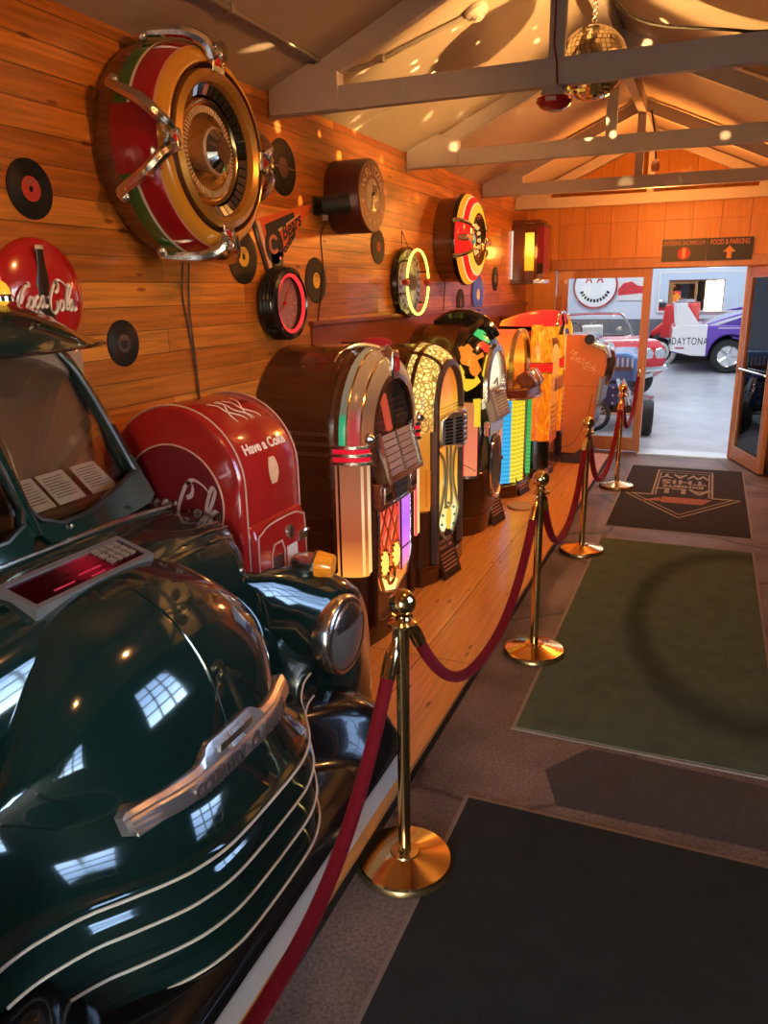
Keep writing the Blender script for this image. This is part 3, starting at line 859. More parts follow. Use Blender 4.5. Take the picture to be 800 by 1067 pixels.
def mesh_lens():
    m = bpy.data.materials.new('mesh headlamp'); m.use_nodes = True
    N, L = m.node_tree.nodes, m.node_tree.links; b = N['Principled BSDF']
    v = axis_map(N, L, 'yzx', (95, 95, 95))
    ck = N.new('ShaderNodeTexBrick'); ck.inputs['Scale'].default_value = 1; ck.inputs['Brick Width'].default_value = 1; ck.inputs['Row Height'].default_value = .7; ck.inputs['Mortar Size'].default_value = .16
    ck.inputs['Color1'].default_value = (.03, .028, .026, 1); ck.inputs['Color2'].default_value = (.05, .045, .04, 1); ck.inputs['Mortar'].default_value = (.30, .26, .23, 1)
    L.new(v, ck.inputs['Vector']); L.new(ck.outputs[0], b.inputs['Base Color'])
    b.inputs['Metallic'].default_value = .5; b.inputs['Roughness'].default_value = .4
    return m
MESHM = mesh_lens()
fender(1); fender(-1)
# lower front apron with rounded ends and the white strip
def plan(s, zoff, grow=0.0):
    """front outline of the apron, s -1..1"""
    a = abs(s); sg = 1 if s >= 0 else -1
    hw, xr = .98 + grow, .34
    if a < .72: return (-.91 + grow, CY + sg * (a / .72) * (hw - .16))
    k = (a - .72) / .28 * pi / 2
    return (-.91 + grow - .30 * (1 - cos(k)), CY + sg * (hw - .16 + .16 * sin(k)))
mb = MB(); rows = []
for (z, g) in ((.091, -.012), (.12, -.004), (.19, -.006), (.205, -.02), (.225, -.05), (.24, -.10), (.25, -.16), (.25, -.30)):
    rows.append([(*plan(-1 + 2 * j / 60, 0, g), z + (.0 if z < .19 else (z - .19) * 2.6 * smoothst(.55, .78, abs(-1 + 2 * j / 60)))) for j in range(61)])
mb.loft(rows)
apr = cobj('front_apron', mb, BLACK, angle=60)
mb = MB(); mb.loft([[(*plan(-.80 + 1.50 * j / 40, 0, -.001), z) for j in range(41)] for z in (.096, .186)])
mb.loft([[(*plan(-.80 + 1.50 * j / 40, 0, .004), z) for j in range(41)] for z in (.096, .186)])
cobj('white_strip', mb, mat('white bumper strip', (.72, .70, .69), .45), apr)
mb = MB()
for sg in (-1, 1): mb.box((-1.90, CY + sg * .60 - .1, .091), (-1.40, CY + sg * .60 + .1, .30))
mb.box((-1.90, CY - .4, .091), (-1.30, CY + .4, .70))
cobj('inner_body', mb, BLACKM)
# ------------------------------------------------------------------ jukeboxes
DARKW = wood('dark walnut cabinet', (.060, .018, .007), (.090, .028, .010))
MIDW = wood('mahogany cabinet', (.10, .028, .010), (.20, .065, .022))
REDW = wood('red mahogany', (.13, .022, .010), (.22, .05, .018))
def arch_outline(hw, z0, zc, hz=1.0, n=24):
    P = [(-hw, z0)]
    P += [(-hw * cos(pi * i / n), zc + hw * hz * sin(pi * i / n)) for i in range(n + 1)]
    P.append((hw, z0))
    return P
def arch_path(z0, zc, hz, n=28, side=0):
    """list of functions (r,x)->point along left leg, arc, right leg; side -1/+1 gives one leg only, 2 gives the arc only"""
    F = []
    if side in (0, -1): F += [(lambda r, x, z=z: (x, -r, z)) for z in ([z0, zc] if side else [z0])]
    if side in (0, 2): F += [(lambda r, x, a=pi * i / n: (x, -r * cos(a), zc + r * hz * sin(a))) for i in range(n + 1)]
    if side in (0, 1): F += [(lambda r, x, z=z: (x, r, z)) for z in ([z0, zc] if side == 1 else [z0])]
    return F
def sweep(mb, sec, F):
    mb.loft([[f(r, x) for r, x in sec] for f in F], True, True)
def quarter(ro, ri, x0, x1, s0, s1, n=8, th=.012):
    """closed section of a bulging band between outer radius/back and inner radius/front; s runs 0 (side) .. 1 (front)"""
    def P(s, d=0):
        a = s * pi / 2
        return (ri + (ro - ri - d) * cos(a), x0 + (x1 - x0 - d) * sin(a))
    o = [P(s0 + (s1 - s0) * i / n) for i in range(n + 1)]
    i_ = [P(s0 + (s1 - s0) * i / n, th) for i in range(n, -1, -1)]
    return o + i_
def half_round(mb, y, w, z0, z1, x0, x1, n=12):
    """column with a bowed front between z0 and z1"""
    P = [(x0 + (x1 - x0) * sin(pi * i / n), y - w / 2 * cos(pi * i / n)) for i in range(n + 1)]
    return mb.prism(P, 'z', z0, z1)

def placard(y, x, z, label, lines, big='', hw=.115, h=.37, tilt=.30, rot=-8):
    t = thing('information_placard', label, 'sign', (x, y, z), radians(rot), 'leaning placards on the platform')
    M = Matrix.Rotation(-tilt, 4, 'Y') 
    obj('board', MB().box((-.012, -hw, .004), (0, hw, h), M), mat('dark wood placard', (.030, .016, .012), .5, noise=.2), t, bevel=.002)
    mb = MB()
    fx = M @ facing_x(.0006, 0, 0)
    y0 = h * .86
    for txt, sz in lines:
        text_into(mb, txt, sz, M @ facing_x(.0006, 0, y0), extrude=.0008); y0 -= sz * 1.0
    n = int((y0 - .04) / .024)
    for k in range(n):
        yy = y0 - .01 - .024 * k
        mb.box((.0006, -hw * .82, yy - .004), (.0014, hw * (.8 - .18 * ((k * 7) % 3) / 2), yy + .004), M)
    obj('lettering', mb, mat('placard lettering', (.60, .30, .22), .6), t)
    return t

JX = XW + .012
# ---- 1: bubble-tube style arch jukebox with red grille
def juke_gold():
    t = thing('arch_jukebox', 'walnut arched jukebox with gold lit pilasters, beside the red vending machine', 'jukebox', (JX, 3.49, PZ), 0, 'jukeboxes along the wall')
    HW, ZC, HZ = .40, 1.06, 1.0
    mb = MB(); mb.prism(arch_outline(HW, .0, ZC, HZ), 'x', 0, .44)
    cab = obj('cabinet', mb, DARKW, t, angle=30)
    mb = MB()
    for k in range(3):
        z = 1.085 - k * .047
        for i in range(26): mb.box((.10 + i * .0125, -HW - .004, z - .009), (.106 + i * .0125, -HW + .002, z + .009))
    obj('side_vent', mb, mat('vent slot', (.16, .06, .03), .4), cab)
    # plinth and front board
    mb = MB(); mb.prism([(0, -HW - .012), (.46, -HW - .012), (.52, -HW + .05), (.56, -.16), (.57, 0), (.56, .16), (.52, HW - .05), (.46, HW + .012), (0, HW + .012)], 'z', 0, .10)
    obj('plinth', mb, DARKW, t, bevel=.008)
    mb = MB(); mb.prism(arch_outline(.275, .10, ZC, HZ), 'x', .44, .535)
    obj('front_board', mb, DARKW, t, angle=30)
    # side columns under the pilasters
    for s in (-1, 1):
        mb = MB(); half_round(mb, s * .335, .125, .10, .40, .36, .54); obj('column_base', mb, DARKW, t)
    # lit plastic arch in three strips
    G = lambda nm, st: lit(nm, st, .95, 1.46, .75)
    strips = ((.0, .26, G('arch green', [(0, (.03, .42, .19)), (.42, (.03, .40, .18)), (.46, (.20, .17, .12)), (.9, (.34, .22, .12))])),
              (.30, .56, G('arch red', [(0, (.62, .05, .05)), (.38, (.50, .05, .05)), (.5, (.28, .12, .055)), (.9, (.50, .22, .08))])),
              (.60, 1.0, G('arch amber', [(0, (.50, .15, .05)), (.5, (.24, .10, .05)), (.9, (.55, .26, .10))])))
    for s0, s1, m in strips:
        mb = MB(); sweep(mb, quarter(.398, .272, .41, .56, s0, s1), arch_path(1.03, ZC, HZ)); obj('arch_light_strip', mb, m, t)
    mb = MB()
    for s in (.28, .58):
        a = s * pi / 2; r, x = .272 + .126 * cos(a), .41 + .15 * sin(a)
        mb.tube([f(r, x) for f in arch_path(1.03, ZC, HZ)], .006, 6)
    obj('arch_rib', mb, BRASS, t)
    mb = MB(); sweep(mb, [(.278, .50), (.268, .56), (.245, .565), (.235, .54), (.24, .50)], arch_path(.92, ZC, HZ)); obj('inner_arch_frame', mb, DARKW, t)
    mb = MB(); sweep(mb, [(.400, .385), (.408, .40), (.402, .418), (.392, .41)], arch_path(.42, ZC, HZ)); obj('arch_edge_trim', mb, DARKW, t)
    # collars
    for s in (-1, 1):
        c = thing_part('collar', t)
        for k in range(3):
            mb = MB(); half_round(mb, s * .335, .150, .945 + k * .038, .963 + k * .038, .40, .575); obj('collar_ring', mb, CHROME_WARM, c, bevel=.003)
        for k in range(2):
            mb = MB(); half_round(mb, s * .335, .140, .963 + k * .038, .983 + k * .038, .40, .567); obj('collar_lens', mb, lit('red collar', [(0, (.75, .01, .03)), (1, (.75, .01, .03))], 0, 1, .8), c)
        mb = MB(); mb.lathe([(.030, 0), (.030, .012), (.018, .028), (1e-4, .036)], 'x', (.558, s * .335, 1.062), 16)
        obj('collar_boss', mb, CHROME_WARM, c)
    # pilasters
    for s in (-1, 1):
        st = [(0, (.95, .38, .06)), (.12, (.80, .26, .05)), (.35, (.40, .09, .03)), (.7, (.36, .11, .05)), (1, (.26, .09, .04))] if s < 0 else [(0, (.8, .10, .10)), (1, (.9, .10, .12))]
        m = lit('pilaster gold' if s < 0 else 'pilaster rose', st, .40, .945, 1.0)
        mb = MB(); half_round(mb, s * .335, .132, .40, .945, .41, .552, 14)
        p = obj('pilaster', mb, m, t, angle=25)
        mb = MB()
        for k, w_ in ((.36, .011), (.56, .016), (.78, .006)):
            a = pi * k; x, y = .41 + .142 * sin(a), s * .335 - .066 * cos(a)
            mb.box((x - .003, y - w_, .41), (x + .004, y + w_, .94))
        obj('pilaster_tube', mb, lit('pilaster core', [(0, (1, .66, .20)), (.4, (.85, .48, .20)), (.6, (.88, .60, .34)), (1, (.52, .28, .15))], .40, .945, 1.0), p)
    # crown ornament
    cr = thing_part('crown_ornament', t)
    mb = MB(); mb.prism([(-.045, 1.30), (.045, 1.30), (.055, 1.36), (.040, 1.44), (-.040, 1.44), (-.055, 1.36)], 'x', .50, .572); obj('keystone', mb, CHROME_WARM, cr, bevel=.01)
    mb = MB(); mb.prism([(-.022, 1.335), (.022, 1.335), (.028, 1.37), (.018, 1.41), (-.018, 1.41), (-.028, 1.37)], 'x', .570, .580); obj('gem', mb, RED, cr, bevel=.006)
    mb = MB()
    for s in (-1, 1):
        pts = smooth([(.50, s * .04, 1.45), (.42, s * .10, 1.468), (.36, s * .17, 1.44), (.36, s * .25, 1.40)], 6)
        mb.tube(pts, [.015 - .011 * i / (len(pts) - 1) for i in range(len(pts))], 8)
    pts = smooth([(.560, 0, 1.40), (.51, 0, 1.455), (.43, 0, 1.478), (.33, 0, 1.475), (.28, 0, 1.475)], 6)
    mb.tube(pts, [.018 - .010 * i / (len(pts) - 1) for i in range(len(pts))], 10)
    obj('leaf_scroll', mb, CHROME_WARM, cr)
    mb = MB(); mb.sphere((.47, 0, 1.475), .035, 16, (2.2, 1.2, .7)); obj('red_cap', mb, lit('crown red', [(0, (.5, .02, .02)), (1, (.5, .02, .02))], 0, 1, .5), cr)
    # record window with mechanism
    mb = MB(); mb.prism(arch_outline(.232, .86, ZC, HZ), 'x', .536, .540); wn = obj('record_window', mb, mat('dark record bay', (.055, .024, .018), .35), t)
    mb = MB()
    for k in range(9): mb.box((.541, -.21 + .012 * abs(k - 4), .95 + k * .03), (.545, .21 - .012 * abs(k - 4), .962 + k * .03))
    obj('record_rack', mb, mat('record rack', (.16, .075, .055), .4), wn)
    mb = MB(); mb.box((.547, -.03, 0), (.556, .03, .20), Matrix.Translation((0, -.05, 1.05)) @ Matrix.Rotation(.42, 4, 'X')); obj('tone_arm', mb, lit('lit red arm', [(0, (.75, .10, .05)), (1, (.75, .10, .05))], 0, 1, .7), wn)
    mb = MB(); mb.tube([(.55, -.16, 1.07), (.55, 0, 1.055), (.55, .17, 1.06)], .005); obj('cross_wire', mb, CHROME, wn)
    mb = MB(); mb.f([mb.v(p) for p in [(.562, y, z) for y, z in arch_outline(.235, .93, ZC, HZ)]]); obj('window_glass', mb, glass('jukebox glass', (.95, .9, .88)), wn)
    # slanted title panel
    TM = Matrix.Translation((.565, 0, .945)) @ Matrix.Rotation(radians(-15), 4, 'Y')
    mb = MB(); mb.box((-.05, -.225, -.125), (.02, .225, .125), TM); tp = obj('title_panel', mb, DARKW, t, bevel=.008)
    mb = MB()
    for c in (-1, 1):
        for k in range(6): mb.box((.021, c * .10 - .085, -.098 + k * .034), (.024, c * .10 + .085, -.070 + k * .034), TM)
    obj('title_strip', mb, mat('title strips', (.34, .22, .18), .5), tp)
    mb = MB(); mb.box((.020, -.20, -.11), (.028, -.188, .115), TM); mb.box((.020, -.004, -.105), (.026, .004, .112), TM); mb.box((.018, -.225, -.12), (.035, -.205, .12), TM); mb.box((.018, .212, -.12), (.032, .225, .12), TM); mb.box((.018, -.22, -.128), (.032, .22, -.112), TM)
    obj('title_frame', mb, CHROME_WARM, tp)
    # selector and coin units
    mb = MB(); mb.box((.53, -.235, .69), (.585, .235, .825)); sel = obj('selector_unit', mb, REDW, t, bevel=.01)
    mb = MB()
    for r in range(3):
        for c in range(6): mb.cbox((.590, -.055 + c * .024, .735 + r * .028), (.016, .016, .018))
    obj('selector_button', mb, mat('selector keys', (.05, .05, .05), .3), sel)
    mb = MB()
    for y in (-.175, .17): mb.box((.583, y - .045, .725), (.594, y + .045, .81))
    for c in range(16): mb.box((.584, -.10 + c * .013, .697), (.592, -.093 + c * .013, .718))
    obj('coin_plate', mb, CHROME_WARM, sel, bevel=.003)
    for y in (-.175, .17):
        mb = MB(); mb.box((.593, y - .03, .735), (.597, y + .03, .77)); obj('coin_slot', mb, BLACK, sel)
    # grille with lattice, side lights
    zs = [(-.215, .70), (.215, .70), (.215, .36), (.16, .25), (0, .20), (-.16, .25), (-.215, .36)]
    mb = MB(); mb.prism(zs, 'x', .535, .548); gr = obj('grille', mb, lit('grille red glow', [(0, (.90, .38, .06)), (.25, (.92, .16, .03)), (.6, (.85, .08, .03)), (1, (.75, .06, .04))], .22, .70, .9, marble=.15), t)
    mb = MB()
    for k in range(-2, 5):
        for sg in (-1, 1):
            y0, y1 = -.19 + k * .095, -.19 + k * .095 + sg * .24
            pts = [(.552, y0 + (y1 - y0) * i / 8, .70 - .40 * i / 8) for i in range(9)]
            pts = [p for p in pts if -.205 < p[1] < .06]
            if len(pts) > 1: mb.tube(pts, .0045, 5)
    obj('lattice', mb, BRASS, gr)
    mb = MB(); mb.prism([(.075, .695), (.212, .695), (.212, .37), (.19, .31), (.075, .29)], 'x', .548, .556)
    obj('violet_panel', mb, lit('violet light', [(0, (.85, .28, .40)), (.3, (.75, .20, .80)), (.6, (.50, .14, .95)), (1, (.60, .20, .95))], .29, .70, 1.0), gr)
    mb = MB(); mb.box((.555, .075, .405), (.562, .212, .412)); mb.box((.553, .066, .29), (.560, .076, .695)); obj('panel_divider', mb, BLACK, gr)
    for y in (-.155, .0):
        mb = MB(); mb.sphere((.556, y, .40), .05, 16, (.35, .75, 1.25)); obj('lamp_medallion', mb, lit('lamp yellow', [(0, (1, .62, .12)), (1, (1, .55, .10))], 0, 1, 1.3), gr)
    mb = MB()
    for y in (-.155, .0):
        for k in range(14):
            a = 2 * pi * k / 14; mb.sphere((.556, y + .052 * cos(a), .40 + .075 * sin(a)), .009, 6)
    mb.torus(.045, .010, 'x', (.558, -.08, .315), 20, 8)
    obj('medallion_beading', mb, BRASS, gr)
    mb = MB(); mb.prism([(-.20, .345), (-.13, .30), (-.05, .29), (.02, .26), (-.02, .215), (-.14, .24)], 'x', .548, .556); obj('flame_panel', mb, lit('flame light', [(0, (1, .70, .22)), (1, (1, .62, .16))], 0, 1, 1.3), gr)
    mb = MB(); P = zs + [zs[0]]; mb.tube([(.552, y, z) for y, z in P], .009, 8, False); obj('grille_trim', mb, CHROME_WARM, gr)
    for s in (-1, 1):
        mb = MB(); mb.tube([(.545, s * .255, .10), (.545, s * .255, .70)], .016, 8); obj('front_rib', mb, DARKW, t)
    return t
def thing_part(name, parent):
    o = bpy.data.objects.new(name, None); COL.objects.link(o); o.parent = parent; o.empty_display_size = .05
    return o
juke_gold()

# ---- 2: cream lit ornamented arch, harp-shaped front, metal speaker on front
def juke_harp():
    t = thing('arch_jukebox', 'dark jukebox with yellow ornamented glowing arch and silver ribbed badge', 'jukebox', (JX, 4.40, PZ), 0, 'jukeboxes along the wall')
    HW, ZC, HZ = .37, 1.03, 1.02
    obj('cabinet', MB().prism(arch_outline(HW, 0, ZC, HZ), 'x', 0, .44), DARKW, t, angle=30)
    obj('plinth', MB().prism([(0, -HW - .01), (.50, -HW - .01), (.56, -.25), (.58, 0), (.56, .25), (.50, HW + .01), (0, HW + .01)], 'z', 0, .12), DARKW, t, bevel=.008)
    obj('front_board', MB().prism(arch_outline(.27, .10, ZC, 1.1), 'x', .44, .525), DARKW, t, angle=30)
    def orn():
        m = bpy.data.materials.new('ornamented lit plastic'); m.use_nodes = True
        N, L = m.node_tree.nodes, m.node_tree.links; b = N['Principled BSDF']
        tc = N.new('ShaderNodeTexCoord'); vo = N.new('ShaderNodeTexVoronoi'); vo.inputs['Scale'].default_value = 34; vo.feature = 'DISTANCE_TO_EDGE'
        L.new(tc.outputs['Object'], vo.inputs['Vector'])
        r = ramp(N, [(.04, (.10, .05, .01)), (.12, (.78, .52, .10)), (.3, (.95, .85, .40))]); L.new(vo.outputs['Distance'], r.inputs[0])
        sp = N.new('ShaderNodeSeparateXYZ'); L.new(tc.outputs['Object'], sp.inputs[0])
        mr = N.new('ShaderNodeMapRange'); mr.inputs[1].default_value = .85; mr.inputs[2].default_value = 1.1; L.new(sp.outputs[2], mr.inputs[0])
        r2 = ramp(N, [(0, (.85, .30, .06)), (1, (1, 1, .85))]); L.new(mr.outputs[0], r2.inputs[0])
        mx = N.new('ShaderNodeMix'); mx.data_type = 'RGBA'; mx.blend_type = 'MULTIPLY'; mx.inputs[0].default_value = 1
        L.new(r.outputs[0], mx.inputs[6]); L.new(r2.outputs[0], mx.inputs[7]); L.new(mx.outputs[2], b.inputs['Emission Color'])
        b.inputs['Emission Strength'].default_value = 1.0; b.inputs['Base Color'].default_value = (.3, .22, .08, 1); b.inputs['Roughness'].default_value = .3
        return m
    OM = orn()
    mb = MB(); sweep(mb, quarter(HW + .004, .262, .37, .54, .05, 1), arch_path(.93, ZC, HZ)); obj('ornamented_arch', mb, OM, t, angle=40)
    mb = MB()
    for a in (62, 118):
        a = radians(a); mb.tube([(.37 + .175 * sin(q), -(.262 + .112 * cos(q)) * cos(a), ZC + HZ * (.262 + .112 * cos(q)) * sin(a)) for q in [i * pi / 16 for i in range(9)]], .012, 6)
    for rr, x in ((HW + .004, .37), (.262, .545)): mb.tube([f(rr, x) for f in arch_path(.93, ZC, HZ)], .009, 6)
    obj('arch_trim', mb, DARKW, t)
    AM = lit('amber side light', [(0, (.90, .30, .03)), (.4, (.72, .20, .015)), (1, (.80, .32, .04))], .45, .95, .75, marble=.2, mscale=(20, 20, 14))
    for s in (-1, 1):
        mb = MB(); half_round(mb, s * .315, .10, .47, .93, .37, .535); p = obj('pilaster', mb, AM, t)
        mb = MB()
        for k in range(22):
            z = .50 + k * .010
            for q in range(5):
                a = pi * (.2 + .15 * q); mb.sphere((.37 + .168 * sin(a), s * .315 - .051 * cos(a), z + .005 * (q % 2)), .0055, 5)
        obj('pilaster_beading', mb, BRASS, p)
        mb = MB(); half_round(mb, s * .315, .11, .12, .46, .36, .53); obj('column_base', mb, DARKW, t)
    mb = MB(); sweep(mb, [(.268, .50), (.262, .56), (.235, .565), (.222, .535), (.23, .50)], arch_path(.12, ZC, 1.1)); obj('inner_arch_frame', mb, mat('grey arch frame', (.12, .09, .09), .3, .5), t)
    mb = MB(); mb.prism(arch_outline(.224, .86, ZC, 1.1), 'x', .526, .53); wn = obj('record_window', mb, lit('orange window glow', [(0, (.95, .55, .08)), (.25, (.88, .42, .04)), (.6, (.80, .22, .015)), (1, (.62, .14, .02))], .95, 1.30, .9, marble=.12), t)
    mb = MB()
    for k in range(5): mb.tube([(.54, -.2, .96 + .02 * k), (.54, .2, .96 + .02 * k)], .003)
    obj('window_bar', mb, BRASS, wn)
    # ribbed silver double badge
    bd = thing_part('badge', t)
    SIL = mat('ribbed silver', (.62, .58, .60), .3, .85)
    for s in (-1, 1):
        M = Matrix.Translation((.60, s * .105, .915)) @ Matrix.Rotation(radians(s * 24), 4, 'Z')
        mb = MB(); mb.prism([(-.10, -.10), (.10, -.08), (.10, .07), (.0, .115), (-.10, .10)] if s > 0 else [(-.10, -.08), (.10, -.10), (.10, .10), (.0, .115), (-.10, .07)], 'x', -.03, .012, M)
        b = obj('badge_wing', mb, SIL, bd, bevel=.008)
        mb = MB()
        for c in (-.045, .045):
            for k in range(8): mb.box((.012, c - .030, -.075 + .020 * k), (.020, c + .030, -.065 + .020 * k), M)
        obj('badge_rib', mb, BLACK, b)
    mb = MB(); mb.box((.60, -.025, .80), (.645, .025, 1.04)); obj('badge_spine', mb, SIL, bd, bevel=.01)
    mb = MB()
    for k in range(7): mb.cbox((.642, 0, .83 + k * .032), (.014, .06, .014))
    obj('badge_tooth', mb, CHROME, bd, bevel=.003)
    # harp shaped glowing front
    P = [(-.20, .80), (.20, .80), (.20, .55), (.215, .40), (.12, .26), (0, .18), (-.12, .26), (-.215, .40), (-.20, .55)]
    hp = obj('harp_panel', MB().prism(P, 'x', .525, .54), lit('harp glow', [(0, (.85, .85, .60)), (.25, (.80, .78, .40)), (.5, (.88, .50, .08)), (.75, (.85, .34, .03)), (1, (.75, .25, .03))], .18, .80, 1.0, marble=.06), t)
    mb = MB()
    for s in (-1, 1):
        pts = smooth([(.545, s * .20, .80), (.545, s * .10, .72), (.545, s * .085, .58), (.545, s * .15, .45), (.545, s * .21, .36), (.545, s * .13, .27), (.545, 0, .185)], 6)
        mb.tube(pts, .012, 6)
        mb.tube(smooth([(.545, s * .04, .80), (.545, s * .03, .62), (.545, s * .06, .46), (.545, 0, .40)], 6), .010, 6)
    obj('harp_scroll', mb, mat('greenish silver', (.45, .50, .42), .3, .7), hp)
    mb = MB(); mb.sphere((.548, 0, .34), .05, 16, (.3, .8, 1.5)); obj('medallion', mb, lit('medallion yellow', [(0, (.95, .55, .05)), (1, (.95, .6, .08))], 0, 1, .9), hp)
    mb = MB()
    for k in range(12):
        a = 2 * pi * k / 12; mb.sphere((.545, .125 * cos(a), .33 + .11 * sin(a)), .010, 6)
    obj('medallion_bead', mb, mat('teal bead', (.08, .35, .33), .3), hp)
    return t
juke_harp()

# ---- 3: peacock arch jukebox
def juke_bird():
    t = thing('arch_jukebox', 'black-topped jukebox with colourful bird panels and rose lit pilasters', 'jukebox', (JX, 5.46, PZ), 0, 'jukeboxes along the wall')
    HW, ZC, HZ = .42, 1.06, 1.0
    obj('cabinet', MB().prism(arch_outline(HW, 0, ZC, HZ), 'x', 0, .40), DARKW, t, angle=30)
    P = [(0, -.42), (.40, -.42), (.50, -.34), (.55, -.22), (.56, 0), (.55, .22), (.50, .34), (.40, .42), (0, .42)]
    obj('plinth', MB().prism([(x, y * 1.03) for x, y in P], 'z', 0, .14), DARKW, t, bevel=.01)
    obj('base_body', MB().prism(P, 'z', .14, .45), DARKW, t, bevel=.01)
    obj('front_board', MB().prism(arch_outline(.29, .42, ZC, HZ), 'x', .40, .52), BLACK, t, angle=30)
    mb = MB(); sweep(mb, quarter(HW + .004, .28, .34, .54, .0, 1), arch_path(.98, ZC, HZ)); ar = obj('arch_band', mb, BLACK, t, angle=40)
    # bird painted on lit plastic, pieces laid on the band
    def on(a, q, d=.004):     # angle along arch (deg from left), q across the band
        a = radians(a); k = q * pi / 2; r = .28 + (.144 + d) * cos(k); x = .34 + (.20 + d) * sin(k)
        return (x, -r * cos(a), ZC + r * HZ * sin(a))
    def inside(a, q, P):
        r = False
        for (x1, y1), (x2, y2) in zip(P, P[1:] + P[:1]):
            if (y1 > q) != (y2 > q) and a < (x2 - x1) * (q - y1) / (y2 - y1) + x1: r = not r
        return r
    def patch(poly, m, nm, d=.005):
        mb = MB(); da, dq = .8, .025
        a0, a1 = min(p[0] for p in poly), max(p[0] for p in poly)
        q0, q1 = min(p[1] for p in poly), max(p[1] for p in poly)
        na, nq = int((a1 - a0) / da) + 1, int((q1 - q0) / dq) + 1
        V = {}
        def vv(i, j):
            if (i, j) not in V: V[(i, j)] = mb.v(on(a0 + i * da, q0 + j * dq, d))
            return V[(i, j)]
        for i in range(na):
            for j in range(nq):
                if inside(a0 + (i + .5) * da, q0 + (j + .5) * dq, poly): mb.f([vv(i, j), vv(i + 1, j), vv(i + 1, j + 1), vv(i, j + 1)])
        return obj(nm, mb, m, ar)
    E = lambda n_, c: mat(n_, [v * .15 for v in c], .3, emit=c, strength=.85)
    for mir in (0, 1):
        f = (lambda L: [(180 - a, q) for a, q in L]) if mir else (lambda L: L)
        patch(f([(60, .30), (68, .22), (76, .50), (73, .62), (69, .52), (70, .85), (63, .8), (58, .55)]), E('bird green', (.05, .62, .16)), 'bird_crest')
        patch(f([(48, .5), (58, .6), (62, .9), (52, .95), (46, .8)]), E('bird red', (.90, .05, .02)), 'bird_head')
        patch(f([(24, .22), (34, .18), (40, .10), (46, .30), (41, .45), (38, .42), (36, .58), (44, .72), (40, .80), (31, .60), (22, .78), (12, .62), (16, .45), (22, .42)]), E('bird orange', (.95, .25, .02)), 'bird_body')
        patch(f([(2, .20), (10, .12), (20, .12), (23, .22), (16, .32), (10, .34), (10, .55), (14, .66), (8, .80), (2, .62), (-2, .4)]), E('bird yellow', (.95, .62, .03)), 'bird_wing')
        patch(f([(16, .85), (30, .88), (48, .92), (50, .98), (30, .97), (14, .94)]), E('bird yellow', (.95, .62, .03)), 'bird_feather')
        patch(f([(2, .05), (14, .04), (12, .14), (4, .16)]), E('bird red', (.90, .05, .02)), 'bird_tail')
    for s in (-1, 1):
        mb = MB(); half_round(mb, s * .352, .05, .80, .99, .50, .545); obj('feather_drop', mb, E('bird yellow', (.95, .62, .03)), ar)
        mb = MB(); half_round(mb, s * .352, .128, .45, .955, .30, .525, 14)
        p = obj('pilaster', mb, lit('pilaster rose gold', [(0, (.90, .28, .12)), (.5, (.85, .22, .12)), (1, (.60, .22, .06))], .45, .955, .85), t)
        mb = MB()
        for k, w_ in ((.22, .012), (.6, .014)):
            a = pi * k; x, y = .30 + .225 * sin(a), s * .352 - .064 * cos(a); mb.box((x - .004, y - w_, .455), (x + .004, y + w_, .95))
        obj('pilaster_tube', mb, lit('rose core', [(0, (.90, .06, .08)), (1, (.85, .04, .07))], .45, .955, .95), p)
        mb = MB(); half_round(mb, s * .352, .14, .43, .452, .29, .54); mb.tube([(.54, s * .352 - .07, .50), (.41, s * .43, .56)], .004); obj('pilaster_cap', mb, CHROME_WARM, t)
    mb = MB(); sweep(mb, [(.285, .50), (.275, .57), (.235, .575), (.225, .55), (.23, .50)], arch_path(.96, ZC, HZ)); obj('inner_arch_frame', mb, CHROME_WARM, t)
    mb = MB(); mb.prism(arch_outline(.228, .90, ZC, HZ), 'x', .52, .527); wn = obj('record_window', mb, lit('cream window', [(0, (.62, .55, .32)), (.4, (.90, .84, .58)), (1, (.92, .90, .72))], .95, 1.28, .95), t)
    mb = MB(); mb.lathe([(1e-4, .0), (.07, .004), (.08, .016)], 'z', (.56, -.03, 1.01), 20); mb.tube([(.55, .08, .98), (.55, .06, 1.09), (.55, -.02, 1.06)], .008); obj('turntable', mb, CHROME, wn)
    TM = Matrix.Translation((.585, 0, .925)) @ Matrix.Rotation(radians(-16), 4, 'Y')
    tp = obj('title_panel', MB().box((-.05, -.20, -.115), (.015, .20, .115), TM), mat('grey title frame', (.36, .36, .40), .35, .6), t, bevel=.01)
    obj('title_sheet', MB().box((.015, -.165, -.085), (.018, .165, .09), TM), mat('title sheet', (.55, .58, .66), .5), tp)
    mb = MB()
    for c in range(2):
        for r in range(7): mb.box((.018, -.15 + c * .16, -.075 + r * .023), (.020, -.01 + c * .16, -.062 + r * .023), TM)
    obj('title_strip', mb, mat('grey strips', (.30, .32, .38), .6), tp)
    mb = MB(); mb.box((.52, -.20, .70), (.575, .20, .81)); obj('coin_unit', mb, CHROME_WARM, t, bevel=.01)
    mb = MB(); mb.torus(.13, .018, 'x', (.565, 0, .46), 36, 8, sy=1.75); gr = obj('grille_ring', mb, CHROME, t)
    mb = MB(); mb.lathe([(1e-4, 0), (.128, 0)], 'x', (.56, 0, .46), 32, Matrix.Translation((0, 0, .46)) @ Matrix.Diagonal((1, 1, 1.75, 1)) @ Matrix.Translation((0, 0, -.46))); obj('grille_cloth', mb, lit('dim gold cloth', [(0, (.25, .10, .03)), (1, (.35, .17, .05))], .2, .7, .5, marble=.3, mscale=(30, 30, 30)), gr)
    mb = MB()
    for k in range(7): mb.tube([(.57, -.09 + .03 * k, .26), (.572, -.09 + .03 * k, .66)], .006)
